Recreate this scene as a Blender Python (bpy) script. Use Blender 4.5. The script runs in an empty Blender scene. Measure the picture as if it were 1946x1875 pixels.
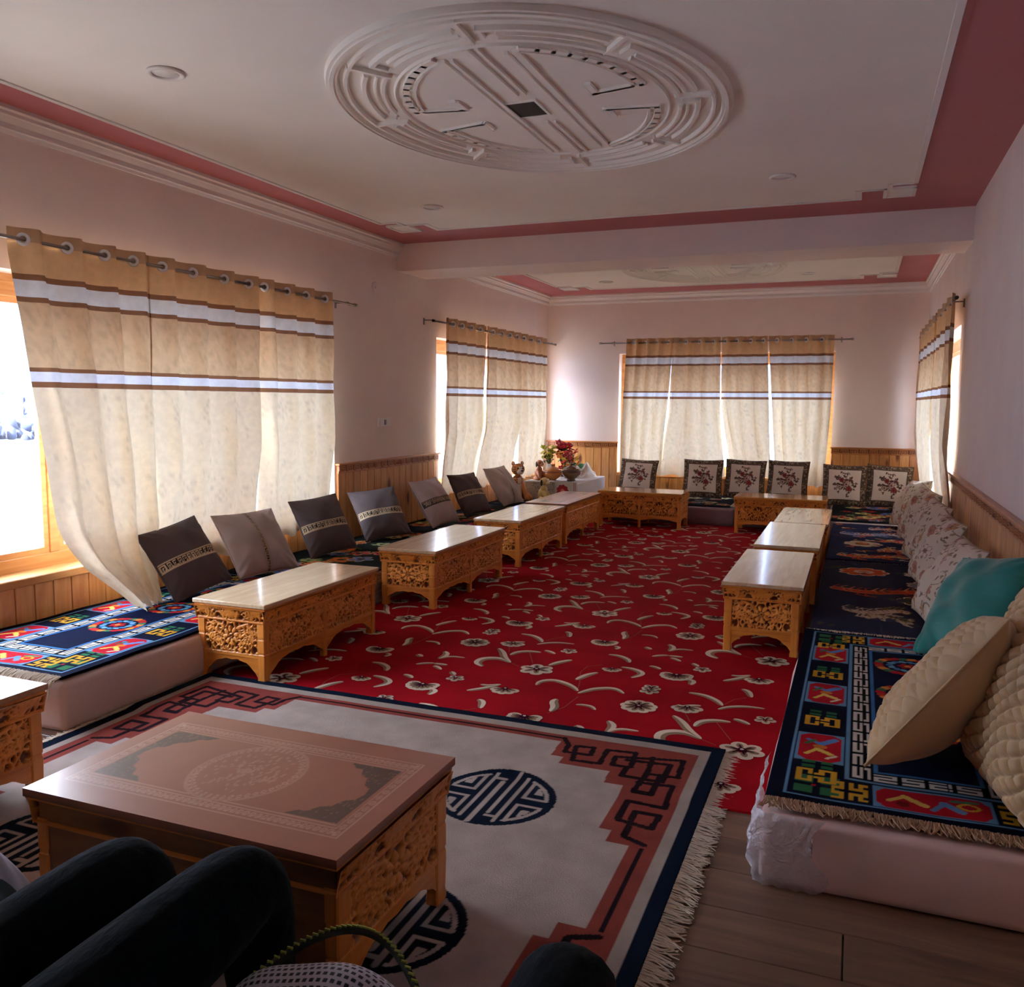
import bpy, bmesh, math, random
import numpy as np
from mathutils import Vector, Matrix
random.seed(7); RNG=np.random.RandomState(11)
PI=math.pi
sc=bpy.context.scene; COL=sc.collection
# ---------------------------------------------------------------- camera, sky, exposure
cd=bpy.data.cameras.new('camera'); cam=bpy.data.objects.new('camera',cd); COL.objects.link(cam); sc.camera=cam
cd.sensor_fit='HORIZONTAL'; cd.sensor_width=36.0; cd.lens=1662.1441/1946*36.0; cd.clip_start=0.02; cd.clip_end=400
yaw,pitch,roll=0.3756,0.104,0.0076
fw=Vector((-math.sin(yaw)*math.cos(pitch),math.cos(yaw)*math.cos(pitch),-math.sin(pitch)))
r0=Vector((math.cos(yaw),math.sin(yaw),0)); u0=r0.cross(fw)
rt=r0*math.cos(roll)+u0*math.sin(roll); up=rt.cross(fw)
rot=Matrix((rt,up,-fw)).transposed()
cam.matrix_world=Matrix.Translation((0,0,1.3))@rot.to_4x4()
W=bpy.data.worlds.new('world'); sc.world=W; W.use_nodes=True
nt=W.node_tree; nt.nodes.clear()
wo=nt.nodes.new('ShaderNodeOutputWorld'); bg=nt.nodes.new('ShaderNodeBackground')
tc=nt.nodes.new('ShaderNodeTexCoord'); sx=nt.nodes.new('ShaderNodeSeparateXYZ'); rp=nt.nodes.new('ShaderNodeValToRGB')
nt.links.new(tc.outputs['Generated'],sx.inputs[0]); nt.links.new(sx.outputs['Z'],rp.inputs[0]); nt.links.new(rp.outputs[0],bg.inputs[0]); nt.links.new(bg.outputs[0],wo.inputs[0])
rp.color_ramp.elements[0].position=0.0; rp.color_ramp.elements[0].color=(1,.97,.93,1)
rp.color_ramp.elements[1].position=0.6; rp.color_ramp.elements[1].color=(0.72,0.82,1,1)
bg.inputs[1].default_value=4.0
sun=bpy.data.lights.new('sun','SUN'); sun.energy=28; sun.angle=.02; sun.color=(1,.90,.78); so=bpy.data.objects.new('sun',sun); COL.objects.link(so)
so.rotation_euler=Vector((0,.77,-.64)).to_track_quat('-Z','Y').to_euler()
sc.view_settings.view_transform='Standard'; sc.view_settings.look='None'; sc.view_settings.gamma=1; sc.view_settings.use_curve_mapping=False
sc.view_settings.exposure=2.4
sc.cycles.max_bounces=10; sc.cycles.diffuse_bounces=6; sc.cycles.transmission_bounces=6; sc.cycles.transparent_max_bounces=12
sc.cycles.sample_clamp_indirect=6.0
sc.cycles.use_denoising=True

# ---------------------------------------------------------------- constants of the room
XL,XR,YB,YF,H=-3.746,.668,10.71,-1.6,2.638
YM0,YM1,ZB=6.78,7.31,2.412
# ---------------------------------------------------------------- colour
def L(c):
    if isinstance(c,str): c=tuple(int(c[i:i+2],16) for i in (0,2,4))
    f=lambda v:(v/12.92 if v<=.04045 else ((v+.055)/1.055)**2.4)
    return tuple(f(v/255) for v in c[:3])
MATS={}
def mat(name,color=(128,128,128),attr=False,rough=.6,noise=None,bump=None,metal=0,spec=.5,coat=0,sheen=0,tint=0,emit=None,trans=0,alpha=1):
    if name in MATS: return MATS[name]
    m=bpy.data.materials.new(name); m.use_nodes=True; n=m.node_tree.nodes; k=m.node_tree.links
    b=n['Principled BSDF']; b.inputs['Roughness'].default_value=rough; b.inputs['Metallic'].default_value=metal
    b.inputs['Specular IOR Level'].default_value=spec; b.inputs['Coat Weight'].default_value=coat; b.inputs['Coat Roughness'].default_value=.08
    b.inputs['Sheen Weight'].default_value=sheen
    if attr:
        a=n.new('ShaderNodeAttribute'); a.attribute_name='Col'; c=a.outputs['Color']
    else:
        a=n.new('ShaderNodeRGB'); a.outputs[0].default_value=(*L(color),1); c=a.outputs[0]
    tcn=n.new('ShaderNodeTexCoord')
    if noise:
        s,amt=noise[:2]; mp=n.new('ShaderNodeMapping'); mp.inputs['Scale'].default_value=noise[2] if len(noise)>2 else (1,1,1)
        k.new(tcn.outputs['Object'],mp.inputs[0])
        t=n.new('ShaderNodeTexNoise'); t.inputs['Scale'].default_value=s; t.inputs['Detail'].default_value=5; k.new(mp.outputs[0],t.inputs[0])
        r=n.new('ShaderNodeMapRange'); r.inputs[1].default_value=.3; r.inputs[2].default_value=.7; r.inputs[3].default_value=1-amt; r.inputs[4].default_value=1+amt*.5
        k.new(t.outputs[0],r.inputs[0])
        v=n.new('ShaderNodeVectorMath'); v.operation='SCALE'; k.new(c,v.inputs[0]); k.new(r.outputs[0],v.inputs['Scale']); c=v.outputs[0]
    if tint:
        oi=n.new('ShaderNodeObjectInfo'); r=n.new('ShaderNodeMapRange'); r.inputs[3].default_value=1-tint; r.inputs[4].default_value=1+tint; k.new(oi.outputs['Random'],r.inputs[0])
        v=n.new('ShaderNodeVectorMath'); v.operation='SCALE'; k.new(c,v.inputs[0]); k.new(r.outputs[0],v.inputs['Scale']); c=v.outputs[0]
    k.new(c,b.inputs['Base Color'])
    if bump:
        s,st=bump[:2]; t=n.new('ShaderNodeTexNoise'); t.inputs['Scale'].default_value=s; t.inputs['Detail'].default_value=3; k.new(tcn.outputs['Object'],t.inputs[0])
        bp_=n.new('ShaderNodeBump'); bp_.inputs['Strength'].default_value=st; bp_.inputs['Distance'].default_value=bump[2] if len(bump)>2 else .005
        k.new(t.outputs[0],bp_.inputs['Height']); k.new(bp_.outputs[0],b.inputs['Normal'])
    if emit: b.inputs['Emission Color'].default_value=(*L(emit),1); b.inputs['Emission Strength'].default_value=1
    MATS[name]=m; return m
def wood(name,c1,c2,knot=(90,45,20),axis='Z',sc_=1.0,rough=.35,coat=.0,tint=.12,attr=False,knots=True,grain=1.0):
    m=bpy.data.materials.new(name); m.use_nodes=True; n=m.node_tree.nodes; k=m.node_tree.links; b=n['Principled BSDF']
    b.inputs['Roughness'].default_value=rough; b.inputs['Coat Weight'].default_value=coat; b.inputs['Coat Roughness'].default_value=.12
    tcn=n.new('ShaderNodeTexCoord'); oi=n.new('ShaderNodeObjectInfo')
    ad=n.new('ShaderNodeVectorMath'); ad.operation='ADD'; cmb=n.new('ShaderNodeVectorMath'); cmb.operation='SCALE'; cmb.inputs['Scale'].default_value=37.0
    one=n.new('ShaderNodeCombineXYZ'); 
    for i in range(3): k.new(oi.outputs['Random'],one.inputs[i])
    k.new(one.outputs[0],cmb.inputs[0]); k.new(tcn.outputs['Object'],ad.inputs[0]); k.new(cmb.outputs[0],ad.inputs[1])
    mp=n.new('ShaderNodeMapping'); s=[14*sc_,14*sc_,14*sc_]; s['XYZ'.index(axis)]=1.3*sc_; mp.inputs['Scale'].default_value=s; k.new(ad.outputs[0],mp.inputs[0])
    t=n.new('ShaderNodeTexNoise'); t.inputs['Scale'].default_value=1.6; t.inputs['Detail'].default_value=6; t.inputs['Distortion'].default_value=1.2; k.new(mp.outputs[0],t.inputs[0])
    r=n.new('ShaderNodeValToRGB'); r.color_ramp.elements[0].position=.32; r.color_ramp.elements[1].position=.68
    r.color_ramp.elements[0].color=(*L(c1),1); r.color_ramp.elements[1].color=(*L(c2),1); k.new(t.outputs[0],r.inputs[0]); c=r.outputs[0]
    if knots:
        mp2=n.new('ShaderNodeMapping'); s=[9,9,9]; s['XYZ'.index(axis)]=3.2; mp2.inputs['Scale'].default_value=s; k.new(ad.outputs[0],mp2.inputs[0])
        v=n.new('ShaderNodeTexVoronoi'); v.inputs['Scale'].default_value=.75; k.new(mp2.outputs[0],v.inputs[0])
        r2=n.new('ShaderNodeMapRange'); r2.inputs[1].default_value=.09; r2.inputs[2].default_value=.2; r2.inputs[3].default_value=1; r2.inputs[4].default_value=0; k.new(v.outputs['Distance'],r2.inputs[0])
        mx=n.new('ShaderNodeMix'); mx.data_type='RGBA'; k.new(r2.outputs[0],mx.inputs[0]); k.new(c,mx.inputs[6]); mx.inputs[7].default_value=(*L(knot),1); c=mx.outputs[2]
    rr=n.new('ShaderNodeMapRange'); rr.inputs[3].default_value=1-tint; rr.inputs[4].default_value=1+tint; k.new(oi.outputs['Random'],rr.inputs[0])
    v=n.new('ShaderNodeVectorMath'); v.operation='SCALE'; k.new(c,v.inputs[0]); k.new(rr.outputs[0],v.inputs['Scale']); c=v.outputs[0]
    if attr:
        a=n.new('ShaderNodeAttribute'); a.attribute_name='Col'; v=n.new('ShaderNodeVectorMath'); v.operation='MULTIPLY'; k.new(c,v.inputs[0]); k.new(a.outputs[0],v.inputs[1]); c=v.outputs[0]
    k.new(c,b.inputs['Base Color'])
    bp_=n.new('ShaderNodeBump'); bp_.inputs['Strength'].default_value=.15; bp_.inputs['Distance'].default_value=.002; k.new(t.outputs[0],bp_.inputs['Height']); k.new(bp_.outputs[0],b.inputs['Normal'])
    return m
# ---------------------------------------------------------------- mesh helpers
class MB:
    def __init__(s): s.v=[];s.f=[];s.c=[];s.m=[];s.sm=[];s.has=False
    def add(s,vs,fs,c=None,m=0,sm=False):
        o=len(s.v); s.v+= [tuple(x) for x in vs]; s.f+=[tuple(i+o for i in f) for f in fs]
        if c is not None: s.has=True
        s.c+=[c or (255,255,255)]*len(fs); s.m+=[m]*len(fs); s.sm+=[sm]*len(fs); return s
    def box(s,x0,y0,z0,x1,y1,z1,c=None,m=0,bev=0):
        if bev:
            b=bev; vs=[];
            for z,i in ((z0,b),(z0+b,0),(z1-b,0),(z1,b)):
                vs+=[(x0+i+ (b if i==0 else 0),y0+i,z),(x1-i-(b if i==0 else 0),y0+i,z),(x1-i,y0+i+(b if i==0 else 0),z),(x1-i,y1-i-(b if i==0 else 0),z),(x1-i-(b if i==0 else 0),y1-i,z),(x0+i+(b if i==0 else 0),y1-i,z),(x0+i,y1-i-(b if i==0 else 0),z),(x0+i,y0+i+(b if i==0 else 0),z)]
            fs=[tuple(range(7,-1,-1)),tuple(range(24,32))]
            for a in range(3):
                for j in range(8): fs.append((a*8+j,a*8+(j+1)%8,a*8+8+(j+1)%8,a*8+8+j))
            return s.add(vs,fs,c,m)
        vs=[(x0,y0,z0),(x1,y0,z0),(x1,y1,z0),(x0,y1,z0),(x0,y0,z1),(x1,y0,z1),(x1,y1,z1),(x0,y1,z1)]
        return s.add(vs,[(0,3,2,1),(4,5,6,7),(0,1,5,4),(1,2,6,5),(2,3,7,6),(3,0,4,7)],c,m)
    def prism(s,pts,z0,z1,c=None,m=0,ax='Z'):
        n=len(pts); q=lambda a,b,z:{'Z':(a,b,z),'Y':(a,z,b),'X':(z,a,b)}[ax]
        vs=[q(a,b,z0) for a,b in pts]+[q(a,b,z1) for a,b in pts]
        fs=[tuple(range(n-1,-1,-1)),tuple(range(n,2*n))]+[(i,(i+1)%n,n+(i+1)%n,n+i) for i in range(n)]
        return s.add(vs,fs,c,m)
    def poly(s,pts,z,c=None,m=0): return s.add([(a,b,z) for a,b in pts],[tuple(range(len(pts)))],c,m)
    def tube(s,pts,r,seg=8,c=None,m=0,cap=True):
        P=[Vector(p) for p in pts]; n=len(P); R=r if isinstance(r,(list,tuple)) else [r]*n; vs=[]; prev=None
        for i in range(n):
            t=(P[min(i+1,n-1)]-P[max(i-1,0)]); t=t.normalized() if t.length>1e-9 else Vector((0,0,1))
            a=prev if prev is not None and abs(prev.dot(t))<.95 else (Vector((0,0,1)) if abs(t.z)<.9 else Vector((1,0,0)))
            u=(a-t*a.dot(t)).normalized(); w=t.cross(u); prev=u
            for j in range(seg):
                an=2*PI*j/seg; vs.append(P[i]+(u*math.cos(an)+w*math.sin(an))*R[i])
        fs=[(i*seg+j,i*seg+(j+1)%seg,(i+1)*seg+(j+1)%seg,(i+1)*seg+j) for i in range(n-1) for j in range(seg)]
        if cap: fs+=[tuple(range(seg-1,-1,-1)),tuple(range((n-1)*seg,n*seg))]
        return s.add(vs,fs,c,m,True)
    def lathe(s,prof,cx=0,cy=0,seg=24,c=None,m=0):
        vs=[(cx+r*math.cos(2*PI*j/seg),cy+r*math.sin(2*PI*j/seg),z) for r,z in prof for j in range(seg)]
        fs=[(i*seg+j,i*seg+(j+1)%seg,(i+1)*seg+(j+1)%seg,(i+1)*seg+j) for i in range(len(prof)-1) for j in range(seg)]
        fs+=[tuple(range(seg-1,-1,-1)),tuple(range((len(prof)-1)*seg,len(prof)*seg))]
        return s.add(vs,fs,c,m,True)
    def blob(s,cx,cy,cz,rx,ry,rz,c=None,m=0,seg=10,ring=7,rot=None):
        vs=[];
        for i in range(ring+1):
            a=PI*i/ring
            for j in range(seg):
                b=2*PI*j/seg; p=Vector((rx*math.sin(a)*math.cos(b),ry*math.sin(a)*math.sin(b),rz*math.cos(a)))
                if rot is not None: p=rot@p
                vs.append((cx+p.x,cy+p.y,cz+p.z))
        fs=[(i*seg+j,(i+1)*seg+j,(i+1)*seg+(j+1)%seg,i*seg+(j+1)%seg) for i in range(ring) for j in range(seg)]
        return s.add(vs,fs,c,m,True)
    def mesh(s,name,mats):
        me=bpy.data.meshes.new(name); me.from_pydata(s.v,[],s.f)
        for x in (mats if isinstance(mats,(list,tuple)) else [mats]): me.materials.append(x)
        me.polygons.foreach_set('material_index',s.m); me.polygons.foreach_set('use_smooth',s.sm)
        if s.has:
            ca=me.color_attributes.new('Col','FLOAT_COLOR','CORNER'); cache={}
            arr=[]
            for f,c in zip(s.f,s.c):
                if c not in cache: cache[c]=(*L(c),1.0)
                arr+=cache[c]*len(f)
            ca.data.foreach_set('color',arr)
        me.update(); return me
    def build(s,name,mats,parent=None,**kw): return link(name,s.mesh(name,mats),parent,**kw)
def grid_mesh(name,P,mats,col=None,smooth=True,closed=False):
    nv,nu=P.shape[:2]; me=bpy.data.meshes.new(name)
    idx=np.arange(nv*nu).reshape(nv,nu)
    f=np.stack([idx[:-1,:-1],idx[:-1,1:],idx[1:,1:],idx[1:,:-1]],-1).reshape(-1,4)
    me.vertices.add(nv*nu); me.vertices.foreach_set('co',P.astype(np.float32).ravel())
    me.loops.add(f.size); me.loops.foreach_set('vertex_index',f.astype(np.int32).ravel())
    me.polygons.add(len(f)); me.polygons.foreach_set('loop_start',np.arange(0,f.size,4,dtype=np.int32))
    try: me.polygons.foreach_set('loop_total',np.full(len(f),4,dtype=np.int32))
    except Exception: pass
    me.update(calc_edges=True); me.polygons.foreach_set('use_smooth',np.full(len(f),smooth))
    for x in (mats if isinstance(mats,(list,tuple)) else [mats]): me.materials.append(x)
    if col is not None:
        ca=me.color_attributes.new('Col','FLOAT_COLOR','POINT'); a=np.ones((nv*nu,4),np.float32); a[:,:3]=col.reshape(-1,3); ca.data.foreach_set('color',a.ravel())
    me.update(); return me
def link(name,data,parent=None,loc=None,rz=None,label=None,cat=None,group=None,kind=None,M=None):
    o=bpy.data.objects.new(name,data); COL.objects.link(o)
    if parent is not None: o.parent=parent
    if loc is not None: o.location=loc
    if rz is not None: o.rotation_euler=(0,0,rz)
    if M is not None: o.matrix_local=M
    if label: o['label']=label
    if cat: o['category']=cat
    if group: o['group']=group
    if kind: o['kind']=kind
    return o
def thing(name,label,cat,loc=(0,0,0),rz=0,group=None,M=None):
    return link(name,None,None,loc if M is None else None,rz if M is None else None,label,cat,group,None,M)
def copy_tree(o,loc=None,rz=None,label=None,group=None,parent=None,M=None):
    c=o.copy(); COL.objects.link(c)
    if parent is not None: c.parent=parent
    if loc is not None: c.location=loc
    if rz is not None: c.rotation_euler=(0,0,rz)
    if M is not None: c.matrix_local=M
    if label: c['label']=label
    if group: c['group']=group
    for ch in o.children: copy_tree(ch,parent=c)
    return c
# ---------------------------------------------------------------- canvas: woven, printed and carved patterns worked out on a knot grid
class Cv:
    def __init__(s,w,h,res,base=(0,0,0)):
        s.w,s.h,s.r=w,h,res; s.nx=int(round(w/res))+1; s.ny=int(round(h/res))+1
        s.a=np.empty((s.ny,s.nx,3),np.float32); s.a[:]=L(base)
        s.X=np.linspace(0,w,s.nx,dtype=np.float32)[None,:]; s.Y=np.linspace(0,h,s.ny,dtype=np.float32)[:,None]
    def win(s,x0,y0,x1,y1):
        i0=max(0,int(x0/s.r)-1);i1=min(s.nx,int(x1/s.r)+3);j0=max(0,int(y0/s.r)-1);j1=min(s.ny,int(y1/s.r)+3)
        return slice(j0,max(j0,j1)),slice(i0,max(i0,i1))
    def put(s,win,mask,c):
        v=s.a[win]; v[mask]=L(c)
    def rect(s,x0,y0,x1,y1,c):
        w=s.win(x0,y0,x1,y1); s.put(w,(s.X[:,w[1]]>=x0)&(s.X[:,w[1]]<=x1)&(s.Y[w[0]]>=y0)&(s.Y[w[0]]<=y1),c)
    def frame(s,x0,y0,x1,y1,t,c):
        s.rect(x0,y0,x1,y0+t,c);s.rect(x0,y1-t,x1,y1,c);s.rect(x0,y0,x0+t,y1,c);s.rect(x1-t,y0,x1,y1,c)
    def ell(s,cx,cy,rx,ry,c,rot=0,rin=0):
        R=max(rx,ry); w=s.win(cx-R,cy-R,cx+R,cy+R); x=s.X[:,w[1]]-cx; y=s.Y[w[0]]-cy; ca,sa=math.cos(rot),math.sin(rot)
        d=((x*ca+y*sa)/rx)**2+((-x*sa+y*ca)/ry)**2; s.put(w,(d<=1)&(d>=rin*rin),c)
    def line(s,pts,t,c,taper=False):
        n=len(pts)
        for i in range(n-1):
            (x0,y0),(x1,y1)=pts[i],pts[i+1]; tt=t*(math.sin(PI*(i+.7)/(n+.2)) if taper else 1)
            w=s.win(min(x0,x1)-t,min(y0,y1)-t,max(x0,x1)+t,max(y0,y1)+t); X=s.X[:,w[1]];Y=s.Y[w[0]]
            dx,dy=x1-x0,y1-y0; l2=dx*dx+dy*dy+1e-12; u=np.clip(((X-x0)*dx+(Y-y0)*dy)/l2,0,1)
            s.put(w,(X-x0-u*dx)**2+(Y-y0-u*dy)**2<=(tt/2)**2,c)
    def poly(s,pts,c):
        xs=[p[0] for p in pts];ys=[p[1] for p in pts]; w=s.win(min(xs),min(ys),max(xs),max(ys)); X=s.X[:,w[1]]+0*s.Y[w[0]];Y=s.Y[w[0]]+0*s.X[:,w[1]]; m=np.zeros(X.shape,bool); n=len(pts)
        for i in range(n):
            (x0,y0),(x1,y1)=pts[i],pts[(i+1)%n]
            if y0==y1: continue
            m^=((Y<y0)!=(Y<y1))&(X<(x1-x0)*(Y-y0)/(y1-y0)+x0)
        s.put(w,m,c)
    def glyph(s,g,x,y,cw,ch,c,tr=False,fx=False,fy=False):
        R=len(g);C=len(g[0])
        for j in range(R):
            for i in range(C):
                q=g[R-1-j if not fy else j][i if not fx else C-1-i]
                if q!='0' and q!=' ':
                    cc=c[q] if isinstance(c,dict) else c
                    if tr: s.rect(x+j*ch,y+i*cw,x+(j+1)*ch-1e-4,y+(i+1)*cw-1e-4,cc)
                    else: s.rect(x+i*cw,y+j*ch,x+(i+1)*cw-1e-4,y+(j+1)*ch-1e-4,cc)
    def flower(s,x,y,r,n,c,cc,edge=None,ph=0,rc=.32):
        for pas in ((edge,1.0),(c,.8)):
            if pas[0] is None: continue
            for i in range(n):
                a=2*PI*i/n+ph; s.ell(x+math.cos(a)*r*.62,y+math.sin(a)*r*.62,r*.42*pas[1],r*.34*pas[1],pas[0],a)
        s.ell(x,y,r*rc,r*rc,cc)
def spiral(cx,cy,r0,a0,turn,n=26,k=.72):
    return [(cx+r0*(1-k*i/n)*math.cos(a0+turn*i/n),cy+r0*(1-k*i/n)*math.sin(a0+turn*i/n)) for i in range(n+1)]
S5=["11111","10000","11111","00001","11111"]
FRET=["1110111","1010101","1011101","1000001","1011101","1010101","1110111"]
FRET2=["11101011","00101010","11101111","10000001","11101111","00101010","11101011"]
KEY=["1111111110","1000000010","1011111010","1010001010","1010111010","1010000010","0011111111"]

# ---------------------------------------------------------------- materials of the shell
M_wall=mat('wall_paint',(236,220,210),rough=.75,noise=(3,.05),bump=(140,.12,.002))
M_ceil=mat('ceiling_paint',(238,232,222),rough=.8,noise=(2,.04),bump=(90,.1,.002))
M_pink=mat('rose_paint',(190,114,116),rough=.7,noise=(3,.06))
M_white=mat('white_plaster',(232,226,220),rough=.6,bump=(120,.1,.002))
M_floorbase=mat('floor_screed',(50,38,32),rough=.8)
M_lam=wood('laminate_floor',(92,68,54),(126,96,76),axis='X',sc_=.8,rough=.45,coat=.15,tint=.12,knots=False)
M_pine=wood('pine_board',(196,128,66),(226,166,98),knot=(110,52,22),axis='Z',rough=.38,coat=.25,tint=.14)
M_pinex=wood('pine_rail',(176,104,48),(206,140,74),knot=(110,52,22),axis='X',rough=.38,coat=.25,tint=.08)
M_key=mat('cut_groove',(122,58,24),rough=.6)
M_frame=wood('window_timber',(196,132,70),(224,166,100),axis='X',rough=.4,coat=.2,knots=False)
M_metal=mat('brushed_steel',(150,145,140),metal=1,rough=.28)
M_dark=mat('black_plastic',(20,20,22),rough=.4)
gl=bpy.data.materials.new('window_glass'); gl.use_nodes=True; n=gl.node_tree.nodes; k=gl.node_tree.links; n.remove(n['Principled BSDF'])
a=n.new('ShaderNodeBsdfTransparent'); b=n.new('ShaderNodeBsdfGlossy'); b.inputs['Roughness'].default_value=.02; mx=n.new('ShaderNodeMixShader'); lw0=n.new('ShaderNodeLayerWeight'); lw0.inputs[0].default_value=.5; pw=n.new('ShaderNodeMath'); pw.operation='POWER'; pw.inputs[1].default_value=5; k.new(lw0.outputs['Facing'],pw.inputs[0]); lw=n.new('ShaderNodeMath'); lw.operation='MULTIPLY_ADD'; lw.inputs[1].default_value=.45; lw.inputs[2].default_value=.03; k.new(pw.outputs[0],lw.inputs[0])
a.inputs[0].default_value=(.95,.97,1,1); k.new(lw.outputs[0],mx.inputs[0]); k.new(a.outputs[0],mx.inputs[1]); k.new(b.outputs[0],mx.inputs[2]); k.new(mx.outputs[0],n['Material Output'].inputs[0])
FR={'left':Matrix.Translation((XL,0,0))@Matrix.Rotation(PI/2,4,'Z'),'back':Matrix.Translation((0,YB,0)),'right':Matrix.Translation((XR,0,0))@Matrix.Rotation(-PI/2,4,'Z')}
# ---------------------------------------------------------------- floor with laminate planks
fl=MB().box(XL-.3,YF-.25,-.12,XR+.3,YB+.3,-.008).build('floor',M_floorbase,kind='structure')
pm=MB().box(0,0,-.008,1.196,.188,0,bev=.0015).mesh('plank',M_lam)
row=0; y=YF
while y<3.3:
    x=XL-(row*.37)%1.2
    while x<XR:
        x0=max(x,XL)
        o=link('plank',pm,fl,(x0,y,0)); o.scale=((min(x+1.198,XR)-x0)/1.198,1,1); x+=1.2
    y+=.19; row+=1
MB().box(XL,y,-.008,XR,YB,0).build('plank_field',M_lam,fl,kind='stuff')
# ---------------------------------------------------------------- walls
TH=.25
def wall(name,fr,s0,s1,holes):
    m=MB(); holes=sorted(holes); s=s0
    for a,b_,z0,z1 in holes:
        m.box(s,0,0,a,TH,3.0); m.box(a,0,0,b_,TH,z0); m.box(a,0,z1,b_,TH,3.0); s=b_
    m.box(s,0,0,s1,TH,3.0); return m.build(name,M_wall,kind='structure',M=FR[fr])
W1=(1.55,5.76,.43,1.905); W2=(7.52,10.56,.43,1.905); W3=(-2.80,-.28,.43,1.905); W4=(-10.4,-7.24,.43,1.89)
wall('wall_left','left',YF-TH,YB+TH,[W1,W2]); wall('wall_back','back',XL,XR,[W3]); wall('wall_right','right',-YB-TH,-YF+TH,[W4])
MB().box(XL,YF-TH,0,XR,YF,3.0).build('wall_front',M_wall,kind='structure')
# ---------------------------------------------------------------- ceilings: rose border, white panel with key notches, plaster medallion
ce=MB().box(XL,YF,H,XR,YB,H+.3).build('ceiling',M_pink,kind='structure')
def panel(y0,y1,xl,xr,near):
    m=MB(); z0,z1=H-.008,H+.001
    ys=y1-.34
    m.box(xl,y0,z0,xr,ys,z1); m.box(xl+.14,ys,z0,xr-.14,ys+.11,z1); m.box(xl+.335,ys+.11,z0,xr-.335,y1,z1)
    for a,b_ in ((xl,xl+.19),(xr-.19,xr)): m.box(a,ys+.09,z0,b_,y1,z1)
    o=m.build('ceiling_panel',M_ceil,ce)
    t=MB(); e=.03; zt=z0-.007
    def rl(a,b_,c,d): t.box(a,b_,zt,c,d,z0+.002,bev=.002)
    rl(xl,y0,xl+e,ys); rl(xr-e,y0,xr,ys); rl(xl+.335,y1-e,xr-.335,y1)
    for sgn,xe in ((1,xl),(-1,xr)):
        f=lambda a:xe+sgn*a
        def r2(a,b_,c,d): rl(min(f(a),f(c)),b_,max(f(a),f(c)),d)
        r2(0,ys-e,.14,ys); r2(.14,ys-e,.14+e,ys+.11); r2(0,ys+.09,.19,ys+.09+.02); r2(0,ys+.09,.02,y1); r2(0,y1-.02,.19,y1); r2(.17,ys+.09,.19,y1); r2(.19,ys+.09,.335,ys+.11); r2(.335-.02,ys+.09,.355,y1)
    t.build('panel_moulding',M_white,ce); return o
panel(YF+.35,6.28,-3.436,.27,0); panel(7.62,10.12,-3.33,.30,1)
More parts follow.
